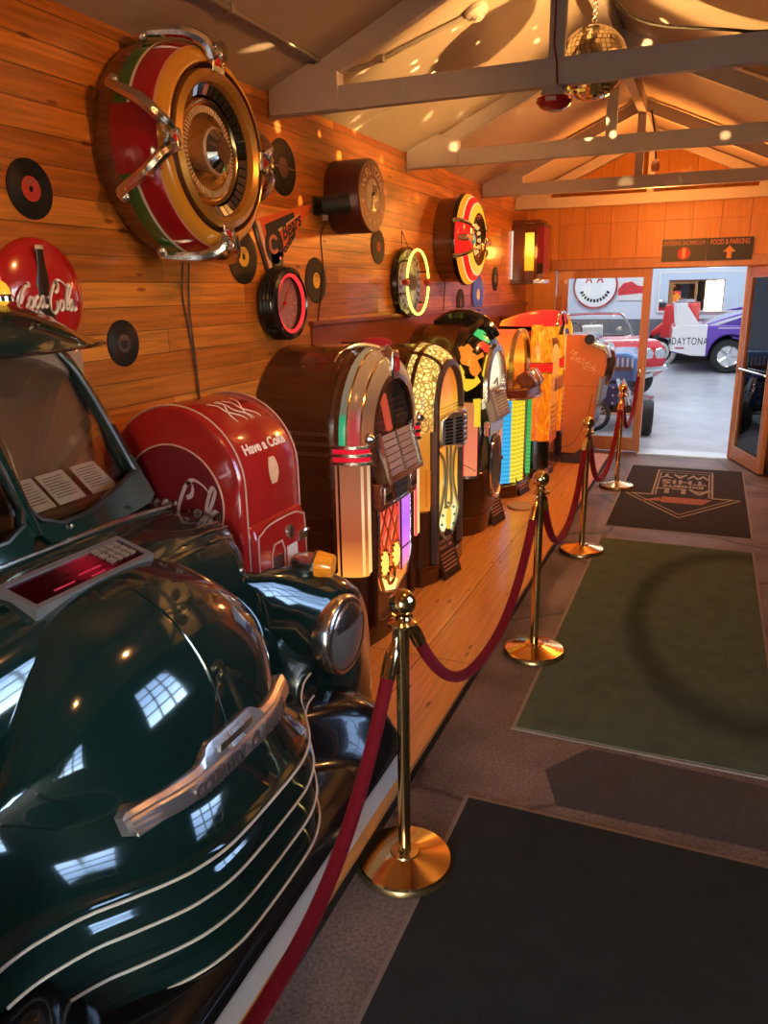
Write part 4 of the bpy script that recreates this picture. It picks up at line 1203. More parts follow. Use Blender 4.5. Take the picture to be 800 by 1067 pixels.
    mb.tube(smooth([(.575, -.12, .27), (.58, 0, .22), (.575, .12, .27)], 6), .016)
    obj('grille_bar', mb, CHROME_WARM, gr)
    # black crown
    mb = MB()
    pts = smooth([(.10, 0, 1.47), (.22, 0, 1.515), (.36, 0, 1.51), (.48, 0, 1.46), (.55, 0, 1.38)], 6)
    mb.tube(pts, [.035 + .03 * sin(pi * i / (len(pts) - 1)) for i in range(len(pts))], 10)
    for s in (-1, 1):
        pts = smooth([(.45, s * .02, 1.49), (.44, s * .16, 1.46), (.42, s * .26, 1.39), (.40, s * .31, 1.33)], 6); mb.tube(pts, [.035 - .024 * i / (len(pts) - 1) for i in range(len(pts))], 8)
    obj('crown', mb, BLACK, t)
    return t
juke_bird()

# ---- 4: dome-top jukebox with candy coloured tubes
def juke_dome():
    t = thing('dome_jukebox', 'jukebox with clear dome top and blue, yellow and green glowing tubes', 'jukebox', (JX + .03, 6.545, PZ), 0, 'jukeboxes along the wall')
    HW = .36
    obj('cabinet', MB().prism([(0, -HW), (.36, -HW), (.46, -HW + .08), (.50, 0), (.46, HW - .08), (.36, HW), (0, HW)], 'z', .10, .86), REDW, t, bevel=.01)
    obj('plinth', MB().prism([(0, -.38), (.40, -.38), (.52, -.28), (.56, 0), (.52, .28), (.40, .38), (0, .38)], 'z', 0, .11), DARKW, t, bevel=.01)
    TB = (('tube_blue', (.02, .42, .80), -.345, .385), ('tube_blue', (.02, .42, .80), -.30, .435), ('tube_yellow', (.88, .66, .01), -.25, .475), ('tube_yellow', (.88, .66, .01), -.195, .495), ('tube_yellow', (.88, .66, .01), -.14, .51), ('tube_green', (.05, .42, .07), .14, .51), ('tube_green', (.05, .42, .07), .20, .49), ('tube_green', (.05, .42, .07), .26, .465))
    for nm, c, y, x in TB:
        mb = MB(); n = 40
        rows = []
        for k in range(n + 1):
            z = .12 + .72 * k / n; r = .030 + .003 * (k % 2)
            rows.append([(x + r * cos(2 * pi * j / 12), y + r * sin(2 * pi * j / 12), z + .012 * j / 12) for j in range(12)])
        for k in range(n): mb.mi = k % 2; mb.loft(rows[k:k + 2], True, False)
        obj(nm, mb, [lit(nm + ' light', [(0, tuple(min(1, v * 1.1 + .05) for v in c)), (1, c)], .1, .85, .95), lit(nm + ' stripe', [(0, tuple(v * .72 + .03 for v in c)), (1, tuple(min(1, v * .75 + .02) for v in c))], .1, .85, .95)], t)
    obj('front_panel', MB().box((.48, -.10, .12), (.515, .10, .84)), REDW, t, bevel=.01)
    # shelf with selector
    obj('selector_shelf', MB().prism([(.0, -.40), (.42, -.40), (.58, -.30), (.64, 0), (.58, .30), (.42, .40), (0, .40)], 'z', .84, .93), REDW, t, bevel=.015)
    mb = MB(); mb.tube(smooth([(.42, -.40, .845), (.58, -.30, .845), (.64, 0, .845), (.58, .30, .845), (.42, .40, .845)], 6), .010); obj('shelf_trim', mb, CHROME_WARM, t)
    M = Matrix.Translation((.58, -.02, .99)) @ Matrix.Rotation(radians(-35), 4, 'Y')
    sb = obj('selector_box', MB().box((-.09, -.19, -.07), (.03, .19, .08), M), REDW, t, bevel=.02)
    mb = MB(); mb.lathe([(1e-4, .052), (.05, .05), (.075, .035), (.08, .02)], 'x', (0, 0, 0), 24, M); obj('selector_dial', mb, CHROME, sb)
    mb = MB()
    for k in range(5): mb.cbox((.035, -.15 + .01 * k, -.04 + .02 * k), (.012, .03, .012), M); mb.cbox((.035, .15 - .01 * k, -.04 + .02 * k), (.012, .03, .012), M)
    obj('selector_key', mb, CREAM, sb)
    # dome
    obj('dome_back', MB().prism(arch_outline(.33, .93, 1.10, .85), 'x', .05, .09), lit('dome glow', [(0, (.45, .10, .03)), (.35, (.95, .38, .04)), (.6, (.85, .16, .03)), (1, (.55, .10, .04))], .93, 1.38, .95, marble=.2, mscale=(4, 8, 8)), t)
    mb = MB(); mb.prism(arch_outline(.33, .93, 1.10, .85), 'x', .10, .46); mb2 = mb
    obj('dome_glass', mb2, glass('dome plastic', (1, .80, .62), .04), t, angle=30)
    mb = MB(); sweep(mb, [(.336, .12), (.336, .42), (.318, .42), (.318, .12)], arch_path(.93, 1.10, .85)); obj('dome_side', mb, lit('dome side glow', [(0, (.55, .09, .015)), (.3, (.92, .30, .02)), (.45, (1, .55, .06)), (.6, (.90, .18, .015)), (1, (.85, .08, .02))], .93, 1.38, 1.3, marble=.12, mscale=(5, 8, 8)), t)
    mb = MB(); sweep(mb, [(.345, .44), (.345, .475), (.322, .475), (.322, .44)], arch_path(.93, 1.10, .85)); obj('dome_front_trim', mb, CHROME_WARM, t)
    mb = MB(); sweep(mb, [(.35, .04), (.35, .11), (.325, .11), (.325, .04)], arch_path(.93, 1.10, .85)); obj('dome_rear_trim', mb, REDW, t)
    mb = MB(); mb.sphere((.30, -.05, 1.12), .06, 16); obj('dome_lamp', mb, lit('dome lamp', [(0, (1, .60, .08)), (1, (1, .5, .06))], 0, 1, 1.6), t)
    mb = MB()
    for k in range(8): mb.lathe([(1e-4, 0), (.14, 0), (.14, .004), (1e-4, .004)], 'z', (.27, .0, .97 + .012 * k), 24)
    obj('record_stack', mb, BLACK, t)
    return t
juke_dome()

# ---- 5, 6: marbled orange pilaster jukeboxes
def marble(nm, a, b, c, s=1.0, sc=(14, 14, 5)):
    return lit(nm, [(0, a), (.42, b), (.8, c)], -.6, 3.2, s, marble=.75, mscale=sc)
ORM = marble('marbled amber', (.62, .05, .002), (.85, .20, .006), (.98, .50, .03), 1.0)
def juke_marble(y, x, label, visor, tall=0):
    t = thing('marbled_jukebox', label, 'jukebox', (x, y, PZ), 0, 'jukeboxes along the wall')
    HW = .36; D = .62
    obj('cabinet', MB().prism(arch_outline(HW - .02, 0, 1.16 + tall, .5), 'x', 0, D - .16), DARKW, t, angle=30)
    obj('plinth', MB().box((0, -HW, 0), (D - .02, HW, .10)), DARKW, t, bevel=.012)
    obj('front_board', MB().prism(arch_outline(.22, .10, 1.14 + tall, .6), 'x', D - .16, D - .03), DARKW, t, angle=30)
    for s in (-1, 1):
        mb = MB(); half_round(mb, s * .285, .15, .10, .36, D - .19, D, 12); obj('column_base', mb, BLACK, t)
        mb = MB(); half_round(mb, s * .285, .15, .36, .98, D - .19, D, 14); obj('lower_pilaster', mb, ORM, t, angle=50)
        mb = MB(); half_round(mb, s * .285, .165, .98, 1.07, D - .20, D + .008, 14); obj('red_band', mb, lit('red band', [(0, (.85, .02, .01)), (1, (.85, .02, .01))], 0, 1, .9), t)
        mb = MB(); P = [(D - .19 + .19 * sin(pi * i / 14), s * .285 - .075 * cos(pi * i / 14)) for i in range(15)]
        rows = []
        for k in range(9):
            z = 1.07 + (.33 + tall) * k / 8; q = (k / 8) ** 3
            rows.append([(xx - .06 * q * (xx - D + .19) / .19, yy - s * .05 * q, z) for xx, yy in P])
        mb.loft(rows, True, True); obj('upper_pilaster', mb, ORM, t, angle=50)
        for z in (.36, .98, 1.07):
            mb = MB(); mb.tube([(D - .19 + .195 * sin(pi * i / 14), s * .285 - .078 * cos(pi * i / 14), z) for i in range(15)], .006, 6); obj('pilaster_ring', mb, BRASS, t)
    mb = MB(); mb.prism(arch_outline(.19, .30, 1.10 + tall, .6), 'x', D - .03, D - .022); obj('front_window', mb, lit('marbled front glow', [(0, (.5, .05, .02)), (.5, (.8, .25, .03)), (1, (.9, .5, .1))], .3, 1.3, .7, marble=.3), t)
    mb = MB()
    for k in range(6): mb.tube([(D - .018, -.19, .40 + .05 * k), (D - .005, 0, .40 + .05 * k), (D - .018, .19, .40 + .05 * k)], .008)
    obj('grille_bar', mb, CHROME_WARM, t)
    mb = MB(); mb.box((D - .03, -.20, .80), (D + .03, .20, .92)); obj('title_panel', mb, CHROME_WARM, t, bevel=.01)
    if visor:
        mb = MB(); rows = []
        for k in range(15):
            s = k / 14; xx = .10 + (D - .08) * s; w = .30 * (.25 + .75 * sin(pi * (.15 + .55 * s))); h = .02 + .10 * sin(pi * (.08 + .60 * s))
            rows.append([(xx, -w * cos(pi * j / 16), 1.385 + h * 1.15 * sin(pi * j / 16)) for j in range(17)])
        mb.loft(rows); mb.f([mb.v(p) for p in rows[-1]])
        for r_ in (rows[0],): mb.f([mb.v(p) for p in r_])
        obj('red_visor', mb, lit('red visor light', [(0, (.98, .34, .02)), (.35, (.85, .06, .02)), (1, (.80, .02, .02))], .08, .62, 1.0, axis='x'), t)
        mb = MB(); mb.tube([rows[-1][j] for j in range(17)], .014, 8); mb.tube([(D + .01, 0, 1.49), (D + .03, 0, 1.40), (D + .01, 0, 1.3)], .02); obj('visor_trim', mb, CHROME, t)
    return t
juke_marble(7.325, XW + .06, 'jukebox with marbled amber pilasters and a glowing red visor on top', True)
t6 = juke_marble(8.085, XW + .03, 'jukebox with amber pilasters and flat brown top, behind the tall orange cabinet', False, .05)
mb = MB(); mb.box((.0, -.36, 1.40), (.50, .36, 1.455)); obj('top_board', mb, MIDW, t6, bevel=.006)
mb = MB(); mb.prism([(-.30, 1.07), (-.14, 1.07), (-.14, 1.36), (-.17, 1.42), (-.22, 1.44), (-.27, 1.42), (-.30, 1.36)], 'x', .45, .60); obj('amber_head', mb, lit('amber head', [(0, (.90, .32, .02)), (1, (.92, .42, .03))], 1.0, 1.5, .9), t6, bevel=.01)
mb = MB()
for k in range(3): mb.cyl(.012, 'y', (.53, 0, 1.16 + .08 * k), -.304, -.298, 12)
obj('head_hole', mb, BLACK, t6)

# ---- 7: tall orange cabinet seen from its side
def juke_orange():
    t = thing('orange_jukebox', 'tall plain orange cabinet seen from its flat side, nearest the doorway', 'jukebox', (-1.30, 7.80, PZ), 0, 'jukeboxes along the wall')
    ORP = mat('orange side panel', (.66, .20, .015), .38, noise=.08, nscale=4, coat=.2)
    P = [(.0, .10), (.14, .10), (.22, .18), (.30, .42), (.33, .66), (.335, .78), (.375, .88), (.395, 1.0), (.385, 1.08), (.33, 1.14), (.26, 1.15), (.235, 1.17), (.215, 1.22), (.21, 1.27), (.0, 1.27)]
    cab = obj('cabinet', MB().prism([(x, z) for x, z in P], 'y', .02, .50), MIDW, t)
    for y in (0, .50):
        obj('side_panel', MB().prism(P, 'y', y, y + .02), ORP, t)
    obj('plinth', MB().box((0, -.03, 0), (.26, .55, .10)), mat('dark brown base', (.05, .018, .01), .5), t, bevel=.01)
    mb = MB(); mb.tube(smooth([(.0, -.004, .16), (.08, -.004, .18), (.16, -.004, .28), (.24, -.004, .48), (.28, -.004, .70)], 6), .004); obj('panel_line', mb, mat('panel seam', (.35, .09, .01), .5), t)
    mb = MB(); mb.box((.0, -.003, .775), (.335, .0, .78)); obj('panel_seam', mb, mat('panel seam', (.35, .09, .01), .5), t)
    for y in (.02,):
        mb = MB(); mb.tube([(x + .012, .26, z) for x, z in P[5:13]], .05, 10); obj('front_trim', mb, CHROME, t)
    mb = MB(); mb.prism([(.30, .60), (.345, .60), (.375, .85), (.34, .90)], 'y', -.02, .54); obj('side_trim', mb, mat('grey trim', (.30, .28, .27), .35, .7), t, bevel=.008)
    mb = MB(); mb.prism([(.205, 1.20), (.27, 1.15), (.37, 1.12), (.40, 1.05), (.425, 1.06), (.39, 1.16), (.28, 1.20), (.24, 1.27), (.20, 1.27)], 'y', -.02, .54); obj('chrome_hood', mb, CHROME, t, bevel=.008)
    mb = MB(); mb.cyl(.05, 'y', (.225, 0, 1.23), -.025, .545, 20); obj('hood_roller', mb, BLACK, t)
    # gold fleck decal
    random.seed(3); mb = MB()
    for k in range(70):
        u = random.random(); xx = .04 + .24 * u + random.uniform(-.015, .015); zz_ = 1.10 - .16 * u + random.uniform(-.05, .035)
        L_ = random.uniform(.012, .035); a = random.uniform(-.9, .2)
        mb.ribbon([(xx, -.0015, zz_), (xx + L_ * cos(a), -.0015, zz_ + L_ * sin(a))], [.010, .003], (0, -1, 0), .001)
    obj('gold_decal', mb, mat('gold decal', (.95, .62, .22), .4), t)
    return t
juke_orange()

# placards leaning on the jukeboxes
placard(4.30, -1.34, PZ, 'dark placard reading 1947 leaning on the yellow-arched jukebox', [('1947', .062), ('WURLITZER', .036), ('MODEL 1080', .030)], h=.34)
placard(5.50, -1.35, PZ, 'dark placard leaning on the jukebox with the bird panels', [], h=.38)
placard(6.42, -1.36, PZ, 'dark placard leaning on the jukebox with candy coloured tubes', [], h=.33)
placard(7.22, -1.30, PZ, 'dark placard leaning on the jukebox with the red visor', [], h=.33)
mb = MB(); mb.lathe([(1e-4, 0), (.10, 0), (.11, .012), (.10, .022), (1e-4, .026)], 'z', (0, 0, 0), 28)
tag(obj('floor_puck', mb, mat('pale wooden puck', (.55, .34, .18), .5), loc=(-1.30, 5.98, PZ)), 'pale round disc lying on the platform in front of the candy tube jukebox', 'disc')
# ------------------------------------------------------------------ things on the left wall
VINYL = None
def vinyl():
    m = bpy.data.materials.new('vinyl grooves'); m.use_nodes = True
    N, L = m.node_tree.nodes, m.node_tree.links; b = N['Principled BSDF']
    tc = N.new('ShaderNodeTexCoord'); ln = N.new('ShaderNodeVectorMath'); ln.operation = 'LENGTH'; L.new(tc.outputs['Object'], ln.inputs[0])
    w = N.new('ShaderNodeMath'); w.operation = 'SINE'; k = N.new('ShaderNodeMath'); k.operation = 'MULTIPLY'; k.inputs[1].default_value = 1600
    L.new(ln.outputs['Value'], k.inputs[0]); L.new(k.outputs[0], w.inputs[0])
    bp = N.new('ShaderNodeBump'); bp.inputs['Strength'].default_value = .35; bp.inputs['Distance'].default_value = .001
    L.new(w.outputs[0], bp.inputs['Height']); L.new(bp.outputs[0], b.inputs['Normal'])
    b.inputs['Base Color'].default_value = (.006, .005, .005, 1); b.inputs['Roughness'].default_value = .45; b.inputs['Specular IOR Level'].default_value = .3
    return m
VINYL = vinyl()
def record(y, z, r, col, label, hole=.12, lab=.36, band=None):
    t = thing('vinyl_record', label, 'record', (XW + .002, y, z), 0, 'records on the plank wall')
    mb = MB(); mb.lathe([(r * .04, 0), (r, 0), (r, .003), (r * .9, .005), (r * .04, .005)], 'x', (0, 0, 0), 40)
    obj('disc', mb, VINYL, t)
    mb = MB(); mb.lathe([(r * hole, .0052), (r * lab, .0052), (r * lab, .0062), (r * hole, .0062)], 'x', (0, 0, 0), 32)
    obj('centre_label', mb, mat('record label ' + '%.2f%.2f%.2f' % col, col, .6), t)
    mb = MB()
    for k in range(3): mb.box((.0063, -r * lab * .6, r * lab * (.35 + .18 * k)), (.0066, r * lab * .6, r * lab * (.42 + .18 * k)))
    if band: mb.box((.0053, -r * .95, -.004), (.0058, r * .95, .004))
    obj('label_print', mb, mat('label print', (.20, .10, .05), .7), t)
    return t
record(1.925, 2.12, .088, (.45, .03, .015), 'small black record with a red label, high on the wall at the left edge', .10, .42)
record(2.265, 1.635, .083, (.05, .03, .022), 'small black record with a dark centre above the truck windshield corner', .24, .40)
record(3.10, 1.96, .118, (.72, .40, .05), 'black record with a yellow label touching the big round speaker')
record(3.50, 2.38, .128, (.10, .035, .03), 'dark record with a thin line across it, up beside the big round speaker', .06, .36, True)
record(3.80, 1.862, .118, (.75, .42, .05), 'black record with a yellow label right of the red neon clock', .05, .34)
record(4.66, 2.07, .105, (.32, .05, .05), 'black record with a red label below the round WURLITZER clock', .06, .30)
record(6.42, 1.70, .11, (.15, .12, .13), 'grey sheened record low under the glowing striped clock', .06, .34)
record(7.55, 1.90, .115, (.30, .28, .30), 'narrow-looking black record between the striped clock and the lit wall lantern', .06, .34)
t = thing('picture_disc', 'blue and violet picture disc hanging below the glowing striped clock', 'record', (XW + .01, 6.92, 1.76))
mb = MB(); mb.lathe([(.006, 0), (.17, 0), (.17, .004), (.006, .005)], 'x', (0, 0, 0), 40); obj('disc', mb, lit('violet picture', [(0, (.05, .06, .35)), (.5, (.25, .18, .70)), (1, (.08, .22, .65))], -.17, .17, .15, marble=.4), t)
mb = MB(); mb.lathe([(.006, .006), (.05, .006), (.05, .0065), (.006, .0065)], 'x', (0, 0, 0), 24); obj('centre_label', mb, PAPER, t)

# ---- big round clock top left
MIRROR = mat('mirror glass', (.80, .76, .70), .06, 1)
GOLD = mat('satin gold', (.62, .32, .07), .3, .6, coat=.3)
def big_clock():
    t = thing('jukebox_wall_clock', 'very large round wall speaker with red, green and gold rings and silver claws', 'wall speaker', (XW, 2.585, 2.30))
    Rr = .366
    mb = MB(); mb.lathe([(1e-4, 0), (Rr * .97, 0), (Rr * 1.02, .05), (Rr * 1.0, .09), (Rr * .9, .10)], 'x', (0, 0, 0), 64); obj('wooden_case', mb, MIDW, t)
    def ringprof(s0, s1, n=8):
        # bulge from the rim (r=Rr, x=.08) over to the inner lip (r=.25, x=.20)
        return [(.285 + (Rr - .285) * cos(pi / 2 * (s0 + (s1 - s0) * i / n)) ** .8, .075 + .185 * sin(pi / 2 * (s0 + (s1 - s0) * i / n))) for i in range(n + 1)]
    gr = mat('green enamel', (.035, .13, .03), .15, coat=.6); rd = mat('deep red enamel', (.34, .008, .016), .12, coat=.8); yl = mat('gold enamel', (.58, .28, .03), .14, coat=.6)
    for nm, s0, s1, m in (('green_ring', .0, .24, gr), ('cream_ring', .24, .28, CREAM), ('red_ring', .28, .62, rd), ('pink_ring', .62, .66, mat('pink line', (.55, .28, .20), .3)), ('gold_ring', .66, 1.0, yl)):
        mb = MB(); mb.lathe(ringprof(s0, s1), 'x', (0, 0, 0), 72); obj(nm, mb, m, t)
    # red quarter panels at the sides
    for a0 in (180, 0, 90, 270):
        w = 17 if a0 in (0, 180) else 9
        mb = MB(); pr = [(r * 1.004, x + .002) for r, x in ringprof(0, .70)]; mb.lathe(pr, 'x', (0, 0, 0), 12, None, (radians(a0 - w), radians(a0 + w))); obj('red_panel', mb, rd, t)
    IM = Matrix.Translation((.062, 0, 0)) @ Matrix.Diagonal((1, 1.17, 1.17, 1))
    def iobj(nm, mb, m, par, **kw):
        bmesh.ops.transform(mb.b, matrix=IM, verts=mb.b.verts); return obj(nm, mb, m, par, **kw)
    mb = MB(); mb.lathe([(.247, .19), (.240, .205), (.232, .19), (.230, .15)], 'x', (0, 0, 0), 64); iobj('dark_groove', mb, mat('dark brown groove', (.06, .015, .008), .4), t)
    mb = MB(); mb.lathe([(.232, .15), (.225, .205), (.205, .215), (.192, .20), (.190, .17)], 'x', (0, 0, 0), 64); iobj('gold_bezel', mb, GOLD, t)
    mb = MB(); mb.lathe([(.191, .17), (.172, .155), (.168, .15)], 'x', (0, 0, 0), 48); iobj('dark_step', mb, BLACK, t)
    # ring of mirror tiles
    mb = MB()
    for k in range(40):
        a0, a1 = 2 * pi * k / 40 + .012, 2 * pi * (k + 1) / 40 - .012
        q = [(r, x, a) for (r, x) in ((.188, .176), (.160, .158)) for a in (a0, a1)]
        P = [(x, r * cos(a), r * sin(a)) for r, x, a in q]
        mb.f([mb.v(P[0]), mb.v(P[1]), mb.v(P[3]), mb.v(P[2])])
    iobj('mirror_tile_ring', mb, MIRROR, t)
    mb = MB(); mb.lathe([(.160, .150), (.150, .160), (.140, .150), (.132, .148)], 'x', (0, 0, 0), 48); iobj('brass_lip', mb, BRASS, t)
    mb = MB()
    for k in range(64):
        a = 2 * pi * k / 64; mb.box((.148, -.0035, .112), (.154, .0035, .131), Matrix.Rotation(a, 4, 'X'))
    iobj('radial_tooth', mb, mat('pale bone teeth', (.72, .58, .42), .35, .3), t)
    def grillem():
        m = bpy.data.materials.new('gold embossed dish'); m.use_nodes = True
        N, L = m.node_tree.nodes, m.node_tree.links; b = N['Principled BSDF']
        tc = N.new('ShaderNodeTexCoord'); vo = N.new('ShaderNodeTexVoronoi'); vo.inputs['Scale'].default_value = 75; L.new(tc.outputs['Object'], vo.inputs['Vector'])
        bp = N.new('ShaderNodeBump'); bp.inputs['Strength'].default_value = .8; bp.inputs['Distance'].default_value = .004; bp.invert = True
        L.new(vo.outputs['Distance'], bp.inputs['Height']); L.new(bp.outputs[0], b.inputs['Normal'])
        b.inputs['Base Color'].default_value = (.50, .27, .07, 1); b.inputs['Metallic'].default_value = .7; b.inputs['Roughness'].default_value = .35
        return m
    mb = MB(); mb.lathe([(.134, .146), (.10, .118), (.05, .10), (1e-4, .098)], 'x', (0, 0, 0), 48); iobj('speaker_dish', mb, grillem(), t)
    # central cone
    mb = MB(); mb.lathe([(.046, .095), (.056, .15), (.070, .185), (.066, .192), (.044, .190)], 'x', (0, 0, 0), 24); cone = iobj('centre_cone', mb, mat('pale cone', (.60, .46, .34), .35, .4), t)
    mb = MB()
    for k in range(20):
        a = 2 * pi * k / 20; mb.f([mb.v(Matrix.Rotation(a + d, 4, 'X') @ Vector((x, 0, r))) for d, x, r in ((-.14, .190, .066), (.14, .190, .066), (.13, .215, .034), (-.13, .215, .034))])
    iobj('cone_facet', mb, MIRROR, cone, angle=5)
    mb = MB(); mb.lathe([(.036, .210), (.034, .219), (1e-4, .221)], 'x', (0, 0, 0), 24); iobj('cone_cap', mb, mat('brown cap', (.09, .035, .015), .4), cone)
    # four silver claws with red stones
    for k, a in enumerate((0, 90, 180, 270)):
        M = Matrix.Rotation(radians(a), 4, 'X') @ Matrix.Translation((.06, 0, .025))
        Mo = Matrix.Rotation(radians(a), 4, 'X')
        cl = thing_part('claw', t)
        mb = MB()
        P = [(-.035, .225), (-.035, .275), (-.022, .285), (-.022, .25), (.022, .25), (.022, .285), (.035, .275), (.035, .225)]
        mb.prism(P, 'x', .185, .222, M)
        obj('claw_clasp', mb, CHROME_WARM, cl, bevel=.005)
        wd = 1 if a in (90, 270) else .9
        for s in (-1, 1):
            pts = smooth([(.215, s * .030, .268), (.205, s * .055, .315), (.155, s * .105, .340), (.075, s * .145, .340), (.035, s * .165, .335), (.04, s * .178, .32)], 6)
            mb = MB(); mb.tube([M @ p for p in pts], [.022 - .012 * abs(.30 - i / (len(pts) - 1)) for i in range(len(pts))], 8); mb.sphere(M @ pts[-1], .020, 10)
            pts = smooth([(.213, s * .030, .262), (.224, s * .010, .285), (.220, s * .012, .312), (.21, s * .034, .310), (.215, s * .030, .292)], 5)
            mb.tube([M @ p for p in pts], .009, 6)
            obj('claw_arm', mb, CHROME_WARM, cl)
        mb = MB(); mb.sphere((.213, 0, .262), .020, 14, (.6, 1, 1.1), M); obj('red_stone', mb, RED, cl)
    return t
big_clock()

# ---- Coca-Cola script, drawn as pen strokes in a unit box (x to the right, y up)
def script(mb, M, sc, word='both', pen=.9, nrm_th=.002):
    """calligraphic strokes: width grows on down strokes"""
    ST = []
    def S(*p): ST.append(p)
    # first C with its trailing swash
    S((.46, 1.02), (.52, .98), (.50, .86), (.38, .86), (.20, .66), (.08, .34), (.10, .08), (.22, .0), (.38, .10), (.46, .22))
    S((.62, .46), (.50, .36), (.48, .14), (.56, .06), (.66, .14), (.68, .36), (.62, .46), (.72, .42))
    S((.98, .42), (.92, .48), (.80, .34), (.78, .12), (.86, .05), (.98, .16), (1.04, .24))
    S((1.28, .42), (1.20, .48), (1.06, .34), (1.04, .12), (1.12, .06), (1.22, .20), (1.30, .46), (1.26, .16), (1.32, .06), (1.42, .14))
    S((1.44, .44), (1.50, .44))
    # second C with the long looping swash
    S((1.82, .62), (1.96, .70), (2.0, .92), (1.90, 1.02), (1.78, .92), (1.64, .60), (1.56, .28), (1.60, -.06), (1.74, -.18), (1.90, -.06), (1.92, .18), (1.86, .30))
    S((1.80, .96), (2.0, 1.10), (2.3, .98), (2.52, .76))
    S((2.18, .30), (2.06, .22), (2.04, .0), (2.12, -.08), (2.22, .0), (2.24, .22), (2.18, .30), (2.28, .28))
    S((2.40, .10), (2.60, .56), (2.68, .86), (2.58, .92), (2.46, .60), (2.38, .18), (2.40, -.04), (2.50, .0))
    S((2.80, .26), (2.70, .32), (2.56, .16), (2.56, -.04), (2.64, -.10), (2.74, .06), (2.82, .32), (2.78, .0), (2.84, -.10), (2.94, .0))
    for st in ST:
        P = smooth([(p[0] + .10 * p[1], p[1], 0) for p in st], 6); n = len(P)
        W_ = []
        for i in range(n):
            t_ = (P[min(i + 1, n - 1)] - P[max(i - 1, 0)]).normalized()
            a = abs(t_.x * sin(radians(55)) - t_.y * cos(radians(125)))
            W_.append((.035 + .085 * a * a) * sc)
        mb.ribbon([M @ (Vector((p.x - 1.45, p.y - .45, .0)) * sc) for p in P], W_, (M.to_3x3() @ Vector((0, 0, 1))), nrm_th)
# ---- red button sign with a bottle
t = thing('button_sign', 'round red domed Coca-Cola sign with a bottle, behind the truck roof', 'sign', (XW, 1.90, 1.805))
Rs = .175
mb = MB(); mb.lathe([(Rs, 0), (Rs, .012), (Rs * .97, .022), (Rs * .9, .032), (Rs * .6, .048), (Rs * .3, .055), (1e-4, .057)], 'x', (0, 0, 0), 56); obj('disc', mb, RED, t)
mb = MB(); script(mb, facing_x(.058, -.022, -.004), .078, nrm_th=.006); obj('script_lettering', mb, mat('white lettering', (.80, .68, .62), .4), t)
mb = MB(); mb.lathe([(.014, .125), (.016, .12), (.015, .112), (.014, .09), (.018, .06), (.030, .02), (.034, -.02), (.030, -.05), (.033, -.10), (.030, -.12)], 'z', (0, 0, 0), 20, frame((.0535, -.02, .018), (1, 0, 0), (0, 1, 0), (0, 0, 1)) @ Matrix.Diagonal((.10, 1, 1, 1)))
obj('bottle', mb, mat('dark bottle print', (.03, .012, .006), .3), t)
mb = MB(); mb.cyl(.016, 'z', (0, 0, 0), .119, .131, 16, frame((.0535, -.02, .018), (1, 0, 0), (0, 1, 0), (0, 0, 1)) @ Matrix.Diagonal((.12, 1, 1, 1))); obj('bottle_cap', mb, mat('cap print', (.55, .42, .30), .4), t)

# ---- team pennant
t = thing('felt_pennant', 'orange and black felt pennant with script lettering, pointing up to the right', 'pennant', (XW + .002, 3.43, 2.07))
A, B_, T = Vector((0, -.215, .055)), Vector((0, -.10, -.195)), Vector((0, .37, .175))
mb = MB()
def tri(x, k0, k1, u0=0, u1=1):
    """strip of the pennant between heights k0..k1 (0 lower edge,1 upper) over u"""
    P = []
    for u, k in ((u0, k0), (u1, k0), (u1, k1), (u0, k1)):
        lo = B_.lerp(T, u); hi = A.lerp(T, u); q = lo.lerp(hi, k); P.append((x, q.y, q.z))
    return P
def sheet(P, th, m, nm, par):
    mb = MB(); mb.loft([P, [(p[0] + th, p[1], p[2]) for p in P]], True, True); return obj(nm, mb, m, par)
sheet([(0, *A.yz), (0, *B_.yz), (0, *T.yz)], .003, mat('orange felt', (.62, .10, .02), .9), 'felt', t)
sheet(tri(.003, .62, .86, .12, .62), .001, mat('black felt', (.03, .025, .022), .9), 'black_stripe', t)
sheet(tri(.003, .56, .62, .1, .72), .001, mat('cream felt', (.60, .42, .28), .9), 'cream_stripe', t)
sheet(tri(.003, .02, .97, .02, .06), .001, mat('cream felt', (.60, .42, .28), .9), 'cream_edge', t)
sheet([(-.0, *(A + (A - B_) * .06).yz), (-.0, *(B_ + (B_ - A) * .06).yz), (0, *(B_ + (B_ - A) * .06 + Vector((0, -.026, -.006))).yz), (0, *(A + (A - B_) * .06 + Vector((0, -.026, -.006))).yz)], .006, mat('black felt', (.03, .025, .022), .9), 'hem_strip', t)
hc = B_.lerp(A, .38).lerp(T, .18)
mb = MB(); mb.lathe([(1e-4, .003), (.085, .003), (.085, .0045), (1e-4, .0045)], 'x', (0, hc.y, hc.z), 28); mb.box((.003, hc.y - .03, hc.z - .115), (.0045, hc.y + .075, hc.z - .03)); obj('helmet_patch', mb, mat('black felt', (.03, .025, .022), .9), t)
mb = MB(); mb.torus(.036, .009, 'x', (.005, hc.y - .01, hc.z + .005), 24, 6, arc=(radians(45), radians(320))); mb.cyl(.009, 'x', (0, hc.y + .05, hc.z - .055), .004, .006, 12); obj('letter_patch', mb, mat('pink felt', (.62, .20, .14), .9), t)
dirv = (T - B_.lerp(A, .5)).normalized(); upv = Vector((1, 0, 0)).cross(dirv)
mb = MB()
q = B_.lerp(A, .40).lerp(T, .52); text_into(mb, 'Bears', .095, frame((.0045, q.y, q.z), dirv, upv, (1, 0, 0)), shear=.3, extrude=.0006, bold=.002)
q = B_.lerp(A, .02).lerp(T, .40); text_into(mb, 'Football', .055, frame((.0045, q.y, q.z + .012), (T - B_).normalized(), Vector((1, 0, 0)).cross((T - B_).normalized()), (1, 0, 0)), shear=.3, extrude=.0006, bold=.002)
